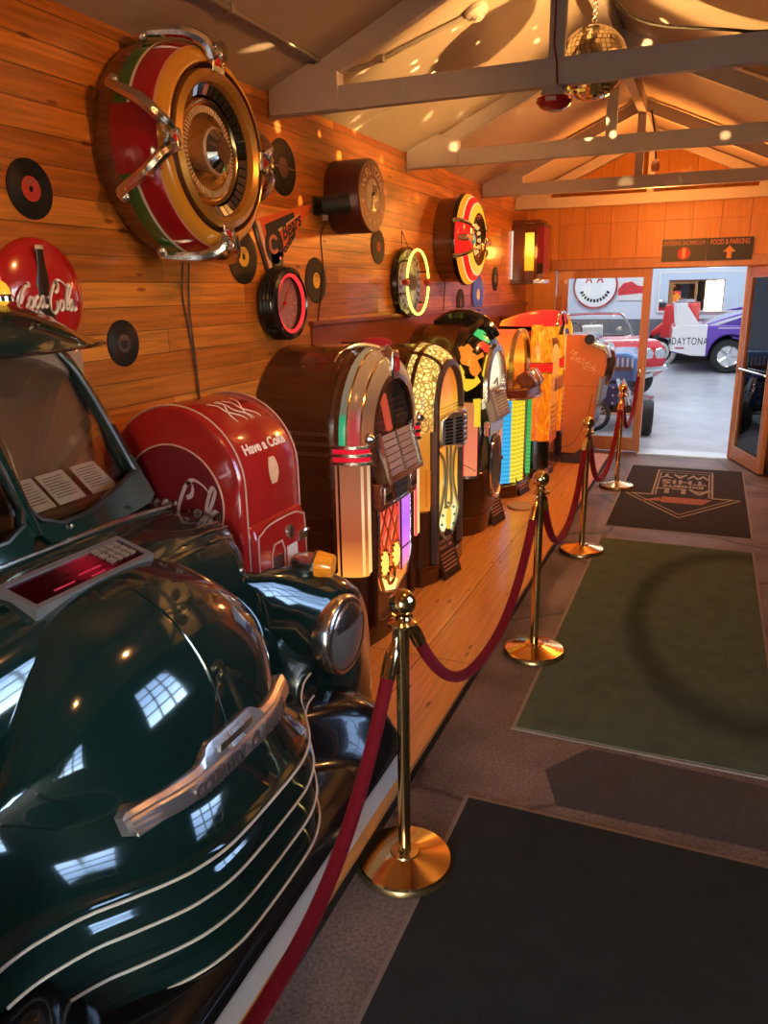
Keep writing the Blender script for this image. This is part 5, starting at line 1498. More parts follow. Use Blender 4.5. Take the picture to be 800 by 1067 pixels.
obj('script_lettering', mb, mat('black felt', (.03, .025, .022), .9), t)

# ---- red neon clock
t = thing('neon_clock', 'black round clock with a glowing red neon ring, low on the wall', 'clock', (XW + .012, 3.35, 1.752))
Rr = .172
mb = MB(); mb.lathe([(1e-4, 0), (Rr * .95, 0)] + [(Rr * (.97 + .03 * (k % 2)), .006 + .009 * k) for k in range(9)] + [(Rr * .97, .088), (Rr * .84, .098), (Rr * .80, .092), (Rr * .79, .04)], 'x', (0, 0, 0), 56); obj('case', mb, BLACK, t)
mb = MB(); mb.torus(Rr * .765, .008, 'x', (.082, 0, 0), 56, 8); obj('neon_tube', mb, mat('red neon', (.5, .02, .02), .3, emit=(1, .025, .03), strength=1.5), t)
mb = MB(); mb.disc(Rr * .80, 'x', (.045, 0, 0), 40); fc = obj('dial', mb, mat('grey dial', (.26, .17, .15), .5), t)
mb = MB()
for k in range(12):
    a = 2 * pi * k / 12; M = Matrix.Rotation(a, 4, 'X'); mb.box((.0455, -.004, Rr * .56), (.047, .004, Rr * .68), M)
for k in range(28):
    a = 2 * pi * k / 28; M = Matrix.Rotation(a, 4, 'X'); mb.box((.0455, -.0025, Rr * .36), (.047, .0025, Rr * .40 + .014 * (k % 3)), M)
obj('dial_mark', mb, mat('dial marks', (.50, .30, .26), .5), fc)
mb = MB(); mb.box((.049, -.004, -.01), (.052, .004, Rr * .45), Matrix.Rotation(-.6, 4, 'X')); mb.box((.053, -.003, -.01), (.055, .003, Rr * .62), Matrix.Rotation(2.2, 4, 'X')); mb.cyl(.010, 'x', (0, 0, 0), .046, .06, 12); obj('clock_hand', mb, mat('red hands', (.5, .04, .03), .4), fc)
mb = MB(); mb.disc(Rr * .79, 'x', (.090, 0, 0), 40); obj('clock_glass', mb, glass('clock glass', (.97, .95, .95), .02, 1.3), t)

# ---- WURLITZER clock
t = thing('round_clock', 'round dark red WURLITZER wall clock with a deep drum case', 'clock', (XW, 4.12, 2.30))
Rr = .19; D = .20
mb = MB(); mb.lathe([(1e-4, 0), (Rr, 0), (Rr, D - .01), (Rr * .985, D), (Rr * .94, D + .002), (1e-4, D)], 'x', (0, 0, 0), 56); obj('drum_case', mb, mat('dark red brown case', (.085, .018, .012), .4), t)
mb = MB(); mb.lathe([(Rr * .95, D + .002), (Rr * .95, D + .004), (1e-4, D + .004)], 'x', (0, 0, 0), 56); fc = obj('dial', mb, mat('oxblood dial', (.13, .025, .018), .45), t)
mb = MB(); mb.lathe([(Rr * .46, D + .004), (Rr * .46, D + .005), (1e-4, D + .005)], 'x', (0, 0, 0), 40); obj('picture_disc', mb, mat('photo disc', (.42, .30, .26), .5, noise=.9, nscale=16), fc)
mb = MB(); arc_text(mb, 'WURLITZER', .062, Rr * .68, D + .0055, 0, 0, 152, 28, extrude=.0006, bold=.002); obj('lettering', mb, mat('pinkish lettering', (.60, .34, .28), .5), fc)
mb = MB()
for a in (195, 225, 250, 275, 300, 330): mb.cyl(.009, 'x', (0, Rr * .72 * cos(radians(a)), Rr * .72 * sin(radians(a))), D + .004, D + .006, 12)
obj('hour_dot', mb, mat('pinkish lettering', (.60, .34, .28), .5), fc)
mb = MB(); mb.box((D + .006, -.010, -.07), (D + .009, .010, .02)); mb.box((D + .006, -.014, .0), (D + .009, .05, .018), Matrix.Rotation(.5, 4, 'X')); mb.box((D + .006, -.02, -.075), (D + .008, .03, -.06)); mb.box((D + .0055, .0, -.03), (D + .008, .055, .055)); obj('player_print', mb, BLACK, fc)

# ---- pin spot on the wall by the clock
t = thing('pin_spot', 'small black pin spotlight on the wall left of the WURLITZER clock', 'spotlight', (XW, 3.83, 2.235))
d = (BALL - Vector((XW + .10, 3.86, 2.235))).normalized(); d = Vector((.8, .55, .10)).normalized()
r2 = Vector((0, 0, 1)).cross(d).normalized(); SM = frame((.10, 0, .0), r2, d.cross(r2), d)
mb = MB(); mb.lathe([(1e-4, -.06), (.040, -.06), (.046, -.03), (.046, .02), (.054, .04), (.056, .085), (.050, .085), (.046, .07)], 'z', (0, 0, 0), 24, SM); obj('lamp_housing', mb, BLACKM, t)
mb = MB(); mb.disc(.047, 'z', (0, 0, .074), 24, SM); obj('lamp_lens', mb, mat('lit lens', (.8, .8, .7), .2, emit=(1, .86, .66), strength=1.6), t)
mb = MB(); mb.box((0, -.03, -.045), (.008, .03, .045)); mb.tube([(.0, -.0, -.03), (.06, -.05, -.02), (.10, -.052, 0)], .006); mb.tube([(0, 0, -.03), (.06, .05, -.02), (.10, .052, 0)], .006); obj('bracket', mb, BLACKM, t)
mb = MB(); mb.box((.05, -.020, -.075), (.075, .0, -.045)); obj('cable_tie', mb, mat('grey tag', (.35, .30, .28), .5), t)
def cable(label, pts, r=.004, col=None):
    mb = MB(); mb.tube(smooth(pts, 8), r, 6)
    return tag(obj('cable', mb, col or mat('brown cable', (.05, .02, .012), .5)), label, 'cable')
cable('thin cord hanging down the wall from the pin spotlight', [(XW + .06, 3.85, 2.165), (XW + .012, 3.86, 2.09), (XW + .008, 3.88, 1.93), (XW + .010, 3.85, 1.80), (XW + .008, 3.81, 1.70), (XW + .008, 3.78, 1.58)])
cable('dark cord hanging down the wall below the big round speaker', [(XW + .03, 2.62, 1.93), (XW + .008, 2.63, 1.80), (XW + .008, 2.655, 1.65), (XW + .008, 2.68, 1.50), (XW + .008, 2.69, 1.32)])
cable('second dark cord twisting beside the cord below the big round speaker', [(XW + .03, 2.66, 1.93), (XW + .009, 2.67, 1.80), (XW + .014, 2.662, 1.68), (XW + .016, 2.672, 1.50), (XW + .015, 2.68, 1.32)])
cable('thin cord hanging below the glowing striped clock', [(XW + .02, 5.95, 1.86), (XW + .008, 5.96, 1.7), (XW + .008, 5.95, 1.52)])

# ---- yellow neon ring clock
t = thing('neon_ring_sign', 'round sign with a bright yellow neon double ring and a pale centre', 'neon sign', (XW, 5.08, 1.855))
Rr = .232
mb = MB(); mb.lathe([(1e-4, .0), (Rr * .94, 0), (Rr, .02), (Rr * .99, .05), (Rr * .93, .055)], 'x', (0, 0, 0), 56); obj('back_pan', mb, BLACK, t)
mb = MB(); mb.lathe([(1e-4, .056), (Rr * .93, .056)], 'x', (0, 0, 0), 48); fc = obj('dial', mb, mat('silver dial', (.36, .33, .36), .25, .5, noise=.5, nscale=6), t)
NEON = mat('yellow neon', (.6, .55, .1), .3, emit=(.90, .85, .10), strength=2.6)
mb = MB()
for a0, a1 in ((8, 172), (188, 352)): mb.torus(Rr * .90, .0085, 'x', (.115, 0, 0), 40, 8, arc=(radians(a0), radians(a1)))
obj('neon_tube', mb, NEON, t)
mb = MB()
for s in (-1, 1): mb.cyl(.020, 'y', (.108, 0, 0), s * Rr * .90 - .03, s * Rr * .90 + .03, 12)
obj('neon_end_cap', mb, mat('red neon cap', (.40, .04, .02), .4), t)
mb = MB()
for k in range(6):
    a = radians(20 + 60 * k); mb.tube([(.055, Rr * .9 * cos(a), Rr * .9 * sin(a)), (.11, Rr * .9 * cos(a), Rr * .9 * sin(a))], .005, 6)
for s in (-1, 1): mb.tube([(.04, s * Rr * .6, -Rr * .55), (.04, s * Rr * 1.12, -Rr * .55)], .006, 6); mb.tube([(.04, s * Rr * .7, Rr * .6), (.04, s * Rr * 1.08, Rr * .6)], .004, 6)
obj('standoff', mb, mat('dark metal', (.08, .07, .06), .4, .8), t)
mb = MB()
for k in range(22):
    a = 2 * pi * k / 22; mb.box((.057, -.010, Rr * .72), (.060, .010, Rr * .72 + .02 + .012 * (k % 2)), Matrix.Rotation(a, 4, 'X'))
obj('dial_mark', mb, mat('dial ink', (.05, .04, .04), .5), fc)
mb = MB(); mb.box((.058, -.03, -.05), (.062, .035, .06)); mb.cyl(.05, 'x', (0, .07, .0), .058, .062, 20); obj('dial_print', mb, mat('dark print', (.06, .05, .06), .5), fc)
mb = MB(); mb.tube([(.02, -.06, Rr), (.004, -.01, Rr + .10), (.02, .06, Rr)], .0025, 5); obj('hanging_wire', mb, BLACKM, t)

# ---- glowing striped clock
def striped():
    t = thing('striped_wall_clock', 'round wall speaker with glowing red and orange stripes on a deep dark drum', 'wall speaker', (XW, 6.02, 2.17))
    Rr, D = .335, .17
    mb = MB(); mb.lathe([(1e-4, 0), (Rr * .92, 0), (Rr * .92, D), (Rr * .8, D)], 'x', (0, 0, 0), 56); obj('drum_case', mb, MIDW, t)
    def rp(s0, s1, n=6): return [(.19 + (Rr - .19) * cos(pi / 2 * (s0 + (s1 - s0) * i / n)), D - .02 + .12 * sin(pi / 2 * (s0 + (s1 - s0) * i / n))) for i in range(n + 1)]
    E = lambda nm, c, s=.95: lit(nm, [(0, c), (1, c)], 0, 1, s)
    for nm, s0, s1, m in (('dark_rim', 0, .18, BLACK), ('orange_stripe', .18, .38, E('stripe orange', (.92, .32, .02))), ('cream_stripe', .38, .43, E('stripe cream', (.95, .62, .25))), ('red_stripe', .43, .66, E('stripe red', (.88, .02, .012))), ('cream_stripe', .66, .71, E('stripe cream', (.95, .62, .25))), ('yellow_stripe', .71, 1.0, E('stripe yellow', (.95, .50, .03)))):
        mb = MB(); mb.lathe(rp(s0, s1), 'x', (0, 0, 0), 64); obj(nm, mb, m, t)
    for a in (0, 180):
        mb = MB(); mb.lathe([(r * 1.01, x + .004) for r, x in rp(.12, 1)], 'x', (0, 0, 0), 10, None, (radians(a - 22), radians(a + 22))); obj('red_panel', mb, E('stripe red', (.88, .02, .012)), t)
    for a in (22, 158, 202, 338):
        M = Matrix.Rotation(radians(a), 4, 'X'); pr = rp(.0, 1, 8); mb = MB()
        mb.tube([M @ Vector((x + .010, r, 0)) for r, x in pr], [.020 - .0012 * i for i in range(len(pr))], 8); obj('spoke_arm', mb, CHROME_WARM, t)
    for a in (90, 270):
        M = Matrix.Rotation(radians(a), 4, 'X'); mb = MB(); mb.prism([(-.03, .18), (.03, .18), (.022, .34), (-.022, .34)], 'x', D + .03, D + .11, M); obj('clasp', mb, CHROME_WARM, t, bevel=.01)
    mb = MB(); mb.lathe([(.192, D + .10), (.185, D + .105), (.178, D + .09), (.12, D + .04), (.05, D + .03), (1e-4, D + .03)], 'x', (0, 0, 0), 48); obj('dish', mb, mat('bronze dish', (.30, .15, .06), .2, .8, bump=.3, nscale=60), t)
    mb = MB()
    for k in range(26):
        a = 2 * pi * k / 26; mb.box((D + .065, -.012, .145), (D + .072, .012, .172), Matrix.Rotation(a, 4, 'X'))
    obj('mirror_tile_ring', mb, MIRROR, t)
    mb = MB(); mb.lathe([(.05, D + .03), (.045, D + .055), (.03, D + .065), (1e-4, D + .066)], 'x', (0, 0, 0), 20); obj('centre_cone', mb, E('teal gem', (.05, .55, .40), .6), t)
    mb = MB()
    for k in range(12):
        a = 2 * pi * k / 12; mb.sphere((D + .07, .10 * cos(a), .10 * sin(a)), .016, 8)
    obj('bead', mb, E('warm bead', (.95, .55, .15), .8), t)
striped()

# ---- lit wall lantern box near the corner
t = thing('wall_lantern', 'dark red wooden wall lantern with a glowing yellow panel, in the far left corner', 'lamp', (XW, 8.18, 1.85))
mb = MB(); mb.box((0, 0, 0), (.34, .30, .03)); mb.box((0, 0, .55), (.34, .30, .585)); mb.box((.02, -.01, .585), (.30, .31, .62)); mb.box((0, 0, .03), (.14, .30, .55)); mb.box((.14, .02, .03), (.24, .30, .55)); mb.box((.24, 0, .03), (.275, .30, .55)); mb.box((.14, 0, .03), (.24, .02, .13)); mb.box((.14, 0, .50), (.24, .02, .55)); cs = obj('case', mb, DARKW, t, bevel=.006)
mb = MB(); mb.box((.142, .008, .132), (.238, .019, .498)); obj('lamp_panel', mb, lit('lantern glow', [(0, (.95, .30, .01)), (.35, (.95, .40, .02)), (.6, (1, .88, .10)), (1, (.95, .45, .03))], .13, .50, 1.3), t)
mb = MB(); mb.box((.275, 0.005, .10), (.335, .295, .55)); obj('red_pane', mb, lit('red pane', [(0, (.35, .01, .01)), (1, (.40, .015, .012))], 0, 1, .5), t)
mb = MB(); mb.box((.275, -.004, .10), (.335, 0.004, .20)); obj('dark_pane', mb, BLACK, t)
mb = MB(); mb.tube([(-.0 + .012, -.012, .05), (.012, -.012, .52)], .010, 8); obj('white_tube', mb, lit('white tube', [(0, (.9, .75, .6)), (1, (.9, .75, .6))], 0, 1, .8), t)
mb = MB(); mb.box((.24, -.01, .0), (.35, .30, .045)); obj('chrome_foot', mb, CHROME, t, bevel=.006)
lamp('wall_lantern_light', 'POINT', (XW + .19, 8.05, 2.16), 2.5, (1, .42, .08), shadow_soft_size=.06)

# ---- direction sign above the doorway
t = thing('direction_sign', 'black sign above the doorway reading ENTERING SHOWROOM and FOOD & PARKING', 'sign', (-.115, YB - .045, 2.155))
mb = MB(); mb.box((-.43, 0, -.108), (-.003, .018, .112)); mb.box((.003, 0, -.108), (.43, .018, .112)); obj('board', mb, mat('black sign board', (.016, .012, .011), .45), t)
OT = mat('orange sign lettering', (.62, .20, .08), .5)
mb = MB(); text_into(mb, 'ENTERING SHOWROOM', .054, facing_ny(-.215, -.001, .070) @ Matrix.Diagonal((.66, 1.2, 1, 1)), extrude=.0005)
text_into(mb, 'FOOD & PARKING', .060, facing_ny(.215, -.001, .070) @ Matrix.Diagonal((.74, 1.15, 1, 1)), extrude=.0005, bold=.001); obj('lettering', mb, OT, t)
mb = MB(); mb.lathe([(1e-4, -.0015), (.062, -.0015), (.062, 0)], 'y', (-.215, 0, -.030), 32); obj('red_circle', mb, mat('sign red', (.55, .02, .02), .5), t)
mb = MB(); text_into(mb, '1', .12, facing_ny(-.215, -.0025, -.030) @ Matrix.Diagonal((1.3, 1, 1, 1)), extrude=.0005, bold=.007); obj('numeral', mb, mat('sign numeral', (.75, .40, .25), .5), t)
mb = MB(); mb.prism([(-.022, -.09), (.022, -.09), (.022, -.025), (.058, -.025), (0, .035), (-.058, -.025), (-.022, -.025)], 'y', -.002, 0, Matrix.Translation((.215, 0, 0))); obj('arrow', mb, mat('sign arrow', (.72, .30, .06), .5), t)
# ------------------------------------------------------------------ red barrel-top vending machine
def coke():
    t = thing('vending_machine', 'red barrel-topped Coca-Cola vending machine between the truck and the first jukebox', 'vending machine', (-1.675, 2.10, PZ))
    W_ = .42; R_ = .275; zc = 1.075
    def prof(r):     # (x,z) outline, mail-box shape
        P = [(-.275, 0.12)] + [(-r * cos(pi * i / 28), zc + r * sin(pi * i / 28)) for i in range(29)] + [(r, .12)]
        P[0] = (-r, .12)
        return P
    RD = mat('vending red', (.33, .012, .010), .2, coat=.6, noise=.1, nscale=4)
    mb = MB(); mb.loft([[(x, y, z) for x, z in prof(r)] for r, y in ((R_ - .030, 0.0), (R_ - .008, .006), (R_, .022), (R_, W_ - .022), (R_ - .008, W_ - .006), (R_ - .03, W_))], True, True); body = obj('body', mb, RD, t, angle=30)
    mb = MB()
    for y in (.028, W_ - .028): mb.tube([(x * 1.004, y, z + .001) for x, z in prof(R_ + .001)], .003, 6)
    obj('pinstripe', mb, mat('pale pinstripe', (.55, .30, .22), .4), body)
    mb = MB(); mb.box((-.27, .03, 0), (.28, W_ - .03, .12)); obj('base_plinth', mb, mat('dark red base', (.14, .01, .01), .4), t, bevel=.01)
    # side medallion
    mb = MB(); mb.lathe([(1e-4, -.004), (.20, -.004), (.205, 0.0)], 'y', (0, 0, zc - .06), 48); md = obj('side_disc', mb, mat('dark red disc', (.14, .006, .008), .3), body)
    mb = MB(); mb.torus(.205, .003, 'y', (0, -.003, zc - .06), 56, 6); obj('disc_ring', mb, mat('pale pinstripe', (.55, .30, .22), .4), md)
    mb = MB(); script(mb, facing_ny(0, -.005, zc - .06), .135, nrm_th=.001); obj('script_lettering', mb, mat('grey lettering', (.50, .36, .34), .5), md)
    # lettering on the barrel front: pieces wrapped round the drum
    WL = mat('white barrel lettering', (.80, .62, .52), .5)
    def drum(ang, y, out=.0015):
        a = radians(ang); return Vector(((R_ + out) * cos(a), y, zc + (R_ + out) * sin(a)))
    mb = MB(); ang = 26
    o_ = drum(ang, W_ * .5); a = radians(ang)
    text_into(mb, 'Have a Coke', .052, frame(o_, (0, 1, 0), (-sin(a), 0, cos(a)), (cos(a), 0, sin(a))), extrude=.0008, bold=.0015)
    obj('lettering', mb, WL, body)
    mb = MB()
    for q, yo in ((0, -.045), (1, 0), (2, .045)):
        L_ = [drum(74 - 26 * u, W_ * .5 + yo - .04 + .08 * u + .012 * sin(u * 9)) for u in [i / 14 for i in range(15)]]
        mb.ribbon(L_, [.002 + .006 * sin(pi * i / 14) for i in range(15)], drum(58, 0) - Vector((0, 0, zc)), .001)
        L_ = [drum(76 - 28 * u, W_ * .5 + yo + .03 - .05 * u + .01 * sin(u * 7)) for u in [i / 14 for i in range(15)]]
        if q != 1: mb.ribbon(L_, [.002 + .004 * sin(pi * i / 14) for i in range(15)], drum(58, 0) - Vector((0, 0, zc)), .001)
    obj('scroll_flourish', mb, WL, body)
    mb = MB(); rows = []
    for i in range(9):
        an = 16 - 20 * i / 8; w_ = .032 * sin(pi * (.12 + .76 * i / 8)) ** .7
        rows.append([drum(an, W_ * .52 - w_), drum(an, W_ * .52 + w_), drum(an, W_ * .52 + w_, .003), drum(an, W_ * .52 - w_, .003)])
    mb.loft(rows, True, True); obj('hand_decal', mb, mat('hand decal', (.68, .38, .22), .5, noise=.3, nscale=60), body)
    # projecting front box
    BX0, BX1 = .22, .300
    ZS = Matrix.Diagonal((1, 1.06, 1.19, 1)) @ Matrix.Translation((0, -.008, -.02))
    def sobj(nm, mb, m, par, **kw):
        bmesh.ops.transform(mb.b, matrix=ZS, verts=mb.b.verts); return obj(nm, mb, m, par, **kw)
    P = [(BX0, .12), (BX1, .12), (BX1, .76), (BX1 - .008, .79), (BX1 - .03, .815), (BX0, .83)]
    mb = MB(); mb.loft([[(x, y, z) for x, z in P] for y in (.035, W_ - .035)], True, True); fb = sobj('dispenser_box', mb, RD, t, bevel=.018)
    mb = MB(); ys = (.05, W_ - .05); mb.tube(smooth([(BX1 + .002, ys[0], .12), (BX1 + .002, ys[0], .70), (BX1 + .002, ys[0] + .03, .785), (BX1 + .002, W_ / 2, .80), (BX1 + .002, ys[1] - .03, .785), (BX1 + .002, ys[1], .70), (BX1 + .002, ys[1], .12)], 5), .0028, 6)
    mb.tube([(BX1 + .003, y, z) for y, z in ((.13, .25), (.13, .70), (.15, .73), (.20, .73), (.215, .70), (.215, .25))], .003, 6)
    mb.tube([(BX1 + .003, y, z) for y, z in ((.215, .50), (.24, .56), (.30, .57), (.325, .54), (.325, .2))], .003, 6)
    sobj('pinstripe', mb, mat('pale pinstripe', (.55, .30, .22), .4), fb)
    mb = MB(); mb.box((BX1 - .002, .138, .34), (BX1 + .002, .205, .69)); sobj('bottle_chute', mb, mat('chute dark', (.035, .006, .006), .4), fb)
    mb = MB(); mb.box((BX1 - .02, .135, .54), (BX1 + .012, .208, .575)); sobj('chute_lip', mb, RD, fb, bevel=.005)
    mb = MB(); mb.box((BX1, .235, .575), (BX1 + .003, .305, .70)); pl = sobj('price_card', mb, mat('price card', (.70, .55, .46), .6), fb)
    mb = MB(); text_into(mb, '5c', .06, facing_x(BX1 + .0035, .27, .635), extrude=.0004); sobj('price_print', mb, mat('card ink', (.12, .10, .09), .8), pl)
    mb = MB(); mb.lathe([(1e-4, .004), (.012, .004), (.022, .008), (.024, 0)], 'x', (BX1, .255, .745), 20, Matrix.Diagonal((1, 1, 1, 1))); sobj('lock', mb, CHROME_WARM, fb)
    mb = MB(); mb.box((BX1 - .005, .235, .25), (BX1 + .001, .315, .55)); sobj('lower_recess', mb, mat('chute dark', (.035, .006, .006), .4), fb)
    mb = MB(); mb.box((BX1 - .03, .31, .70), (BX1 + .01, .37, .73)); mb.tube(smooth([(BX1 + .004, .325, .72), (BX1 + .02, .35, .73), (BX1 + .01, .375, .72)], 5), .006); sobj('coin_slot', mb, CHROME, fb)
    mb = MB(); mb.cyl(.014, 'x', (0, .345, .60), BX1, BX1 + .05, 14); mb.tube(smooth([(BX1 + .045, .345, .60), (BX1 + .055, .375, .605), (BX1 + .055, .40, .59), (BX1 + .055, .40, .50)], 5), .008, 8); sobj('crank_handle', mb, CHROME_WARM, fb)
    return t
coke()

# red crate standing on the platform behind the truck lamp
t = thing('bottle_crate', 'small red crate with pale edging on the platform behind the truck headlamp', 'crate', (-1.30, 2.70, PZ), radians(-4))
mb = MB()
for z0, z1 in ((.0, .06), (.08, .13)):
    mb.box((-.10, -.12, z0), (.02, -.108, z1)); mb.box((-.10, .028, z0), (.02, .04, z1)); mb.box((.008, -.12, z0), (.02, .04, z1)); mb.box((-.10, -.12, z0), (-.088, .04, z1))
mb.box((-.10, -.12, .0), (.02, .04, .01)); obj('crate_body', mb, RED, t, bevel=.002)
mb = MB()
for z in (.002, .06, .13): mb.box((-.002 + .02, -.122, z), (.024, .042, z + .006)); mb.box((-.102, -.124, z), (.022, -.12, z + .006))
obj('crate_edging', mb, CREAM, t)
mb = MB(); mb.torus(.024, .005, 'x', (.026, .015, .10), 16, 6); obj('crate_handle', mb, RED, t)

# ------------------------------------------------------------------ brass posts and velvet ropes
ST = [(-.74, .26), (-.764, 1.944), (-.69, 3.597), (-.708, 5.293), (-.685, 7.266)]
ST_LABEL = ['brass rope post nearest the viewer, out at the bottom of the picture', 'nearest brass rope post, tall in front of the truck bumper', 'second brass rope post, on the left edge of the green mat', 'third brass rope post, at the far left corner of the green mat', 'farthest brass rope post, left of the doorway beside the arrow mat']
def post(x, y, label):
    t = thing('stanchion', label, 'rope post', (x, y, 0), 0, 'brass rope posts along the platform')
    mb = MB(); mb.lathe([(1e-4, 0), (.152, 0), (.158, .008), (.156, .022), (.152, .027)], 'z', (0, 0, 0), 56); obj('base_rim', mb, mat('dark brass rim', (.30, .20, .09), .3, .9), t)
    mb = MB(); mb.lathe([(.153, .026), (.148, .032), (.10, .042), (.048, .054), (.046, .058), (.022, .060)], 'z', (0, 0, 0), 64); obj('base_dome', mb, BRASS, t)
    mb = MB(); mb.lathe([(.020, .055), (.020, .845)], 'z', (0, 0, 0), 28); obj('pole', mb, BRASS, t)
    mb = MB(); mb.lathe([(.020, .838), (.030, .845), (.044, .852), (.044, .860), (.030, .866), (.022, .874), (.020, .880), (.030, .886)], 'z', (0, 0, 0), 28); obj('collar', mb, BRASS, t)
    mb = MB(); mb.sphere((0, 0, .922), .041, 28); obj('ball_finial', mb, BRASS, t)
    for s in (-1, 1):
        mb = MB(); mb.tube(smooth([(0, s * .030, .852), (0, s * .060, .866), (0, s * .064, .838), (0, s * .046, .826)], 5), .006, 6); obj('hook_ring', mb, BRASS, t)
    return t
p0 = None
for (x, y), lb in list(zip(ST, ST_LABEL))[1:]: post(x, y, lb)   # the first one stands wholly outside the frame
def velvet_mat():
    m = mat('red velvet', (.17, .003, .010), .85, spec=.2, noise=.25, nscale=80)
    b = m.node_tree.nodes['Principled BSDF']; b.inputs['Sheen Weight'].default_value = .25; b.inputs['Sheen Tint'].default_value = (.8, .12, .16, 1); b.inputs['Sheen Roughness'].default_value = .4
    return m
VELVET = velvet_mat()
def rope(a, b, sag, label, za=.835, zb=.835, skew=.5):
    A_, B2 = Vector((*a, za)), Vector((*b, zb)); d = (B2 - A_); d.z = 0; d.normalize()
    A_ = A_ + d * .058; B2 = B2 - d * .058
    t = thing('velvet_rope', label, 'rope', tuple(A_), 0, 'red velvet ropes between the brass posts')
    n = 90; pts = []
    for i in range(n + 1):
        u = i / n; p = A_.lerp(B2, u); k = 1 - abs(2 * u - 1) ** 2.4
        p.z -= sag * k; pts.append(p - A_)
    L0 = 3
    mb = MB(); mb.tube(pts[L0:n - L0 + 1], .020, 14); obj('velvet_cover', mb, VELVET, t)
    for e in (pts[0:L0 + 3], list(reversed(pts))[0:L0 + 3]):
        mb = MB(); mb.tube([e[0], e[1], e[1].lerp(e[2], .3), e[2], e[3], e[4]], [.008, .014, .020, .0225, .0225, .0225], 12); c = obj('brass_ferrule', mb, BRASS, t)
        q = e[0]; s = 1 if e is pts else 1
        mb = MB(); mb.torus(.014, .0045, 'x', (q.x, q.y, q.z + .010), 16, 6); obj('snap_hook', mb, BRASS, c)
    return t
rope(ST[0], ST[1], .50, 'red velvet rope running down to the bottom edge in front of the truck')
rope(ST[1], ST[2], .46, 'red velvet rope between the nearest and second brass posts')
rope(ST[2], ST[3], .44, 'red velvet rope between the second and third brass posts')
rope(ST[3], ST[4], .50, 'red velvet rope between the third and farthest brass posts')
rope(ST[4], (-.675, 8.87), .42, 'red velvet rope from the farthest brass post to the door frame', zb=.95)
mb = MB(); mb.lathe([(1e-4, 0), (.025, 0), (.025, .01), (.01, .012)], 'y', (-.675, YB - .012, .95), 16); mb.torus(.018, .004, 'y', (-.675, YB - .03, .945), 16, 6)
tag(obj('rope_hook', mb, BRASS), 'small brass rope hook on the door frame post', 'hook')

# ------------------------------------------------------------------ overhead
t = thing('mirror_ball', 'mirror ball hanging from the ridge behind the first beam', 'mirror ball', tuple(BALL))
mb = MB(); n = 22
for i in range(n):
    a0, a1 = pi * i / n + .006, pi * (i + 1) / n - .006
    m_ = max(4, int(44 * sin((a0 + a1) / 2)))
    for j in range(m_):
        b0, b1 = 2 * pi * j / m_ + .008 / max(.15, sin((a0 + a1) / 2)), 2 * pi * (j + 1) / m_ - .008 / max(.15, sin((a0 + a1) / 2))
        mb.f([mb.v((BALL_R * sin(a) * cos(b), BALL_R * sin(a) * sin(b), BALL_R * cos(a))) for a, b in ((a0, b0), (a1, b0), (a1, b1), (a0, b1))])
for f in mb.b.faces: f.smooth = False
def tiles():
    m = mat('mirror tiles', (.85, .74, .56), .10, 1); return m
obj('mirror_tile', mb, tiles(), t, angle=1)
mb = MB(); mb.sphere((0, 0, 0), BALL_R - .003, 24); obj('ball_core', mb, mat('ball core', (.05, .035, .02), .5), t)
mb = MB(); mb.cyl(.012, 'z', (0, 0, 0), BALL_R - .004, BALL_R + .012, 12)
for k in range(8): mb.torus(.010, .0028, 'x' if k % 2 else 'y', (0, 0, BALL_R + .02 + .014 * k), 12, 5, sy=1.0)
obj('chain', mb, CHROME_WARM, t)
mb = MB(); mb.lathe([(1e-4, .0), (.045, .0), (.05, .02), (.05, .07), (.04, .09), (1e-4, .09)], 'z', (0, 0, BALL_R + .13), 20); mb.box((-.03, -.02, BALL_R + .21), (.03, .02, ZR - .12 - BALL.z)); obj('motor', mb, BLACKM, t)
pts = smooth([(BALL.x + .04, BALL.y, BALL.z + BALL_R + .18), (BALL.x + .12, BALL.y - .06, BALL.z + .19), (-.33, 3.75, 2.84), (-.05, 3.5, 2.72), (.08, 3.44, 2.682), (.3, 3.44, 2.682)], 8)
cable('black cable sagging from the mirror ball motor to the first beam', pts, .006, BLACKM)

t = thing('alarm_sounder', 'red and grey dome alarm fixed under the first ceiling beam', 'alarm', (-.665, 3.42, 2.575))
mb = MB(); mb.lathe([(1e-4, 0), (.048, 0), (.050, -.03), (.048, -.038), (1e-4, -.038)], 'z', (0, 0, 0), 28)
for k in range(8): a = 2 * pi * k / 8; mb.sphere((.046 * cos(a), .046 * sin(a), -.02), .010, 8)
obj('grey_base', mb, mat('grey plastic', (.40, .34, .33), .5), t)
mb = MB(); mb.lathe([(.052, -.038), (.070, -.042), (.072, -.054), (.056, -.075), (.035, -.086), (1e-4, -.09)], 'z', (0, 0, 0), 32); obj('red_dome', mb, RED, t)
mb = MB(); mb.box((-.02, -.074, -.062), (.02, -.056, -.048)); mb.lathe([(1e-4, -.092), (.022, -.088), (.026, -.084)], 'z', (0, 0, 0), 20); obj('lens', mb, mat('grey lens', (.45, .35, .33), .3), t)
mb = MB(); mb.tube([(-.665 + XC * 0, 3.392, 3.05), (-.668, 3.392, 2.72), (-.655, 3.392, 2.66), (-.650, 3.392, 2.575)], .004, 6); tag(obj('alarm_wire', mb, mat('red wire', (.22, .02, .02), .4)), 'thin red wire running down the king post to the dome alarm', 'wire')

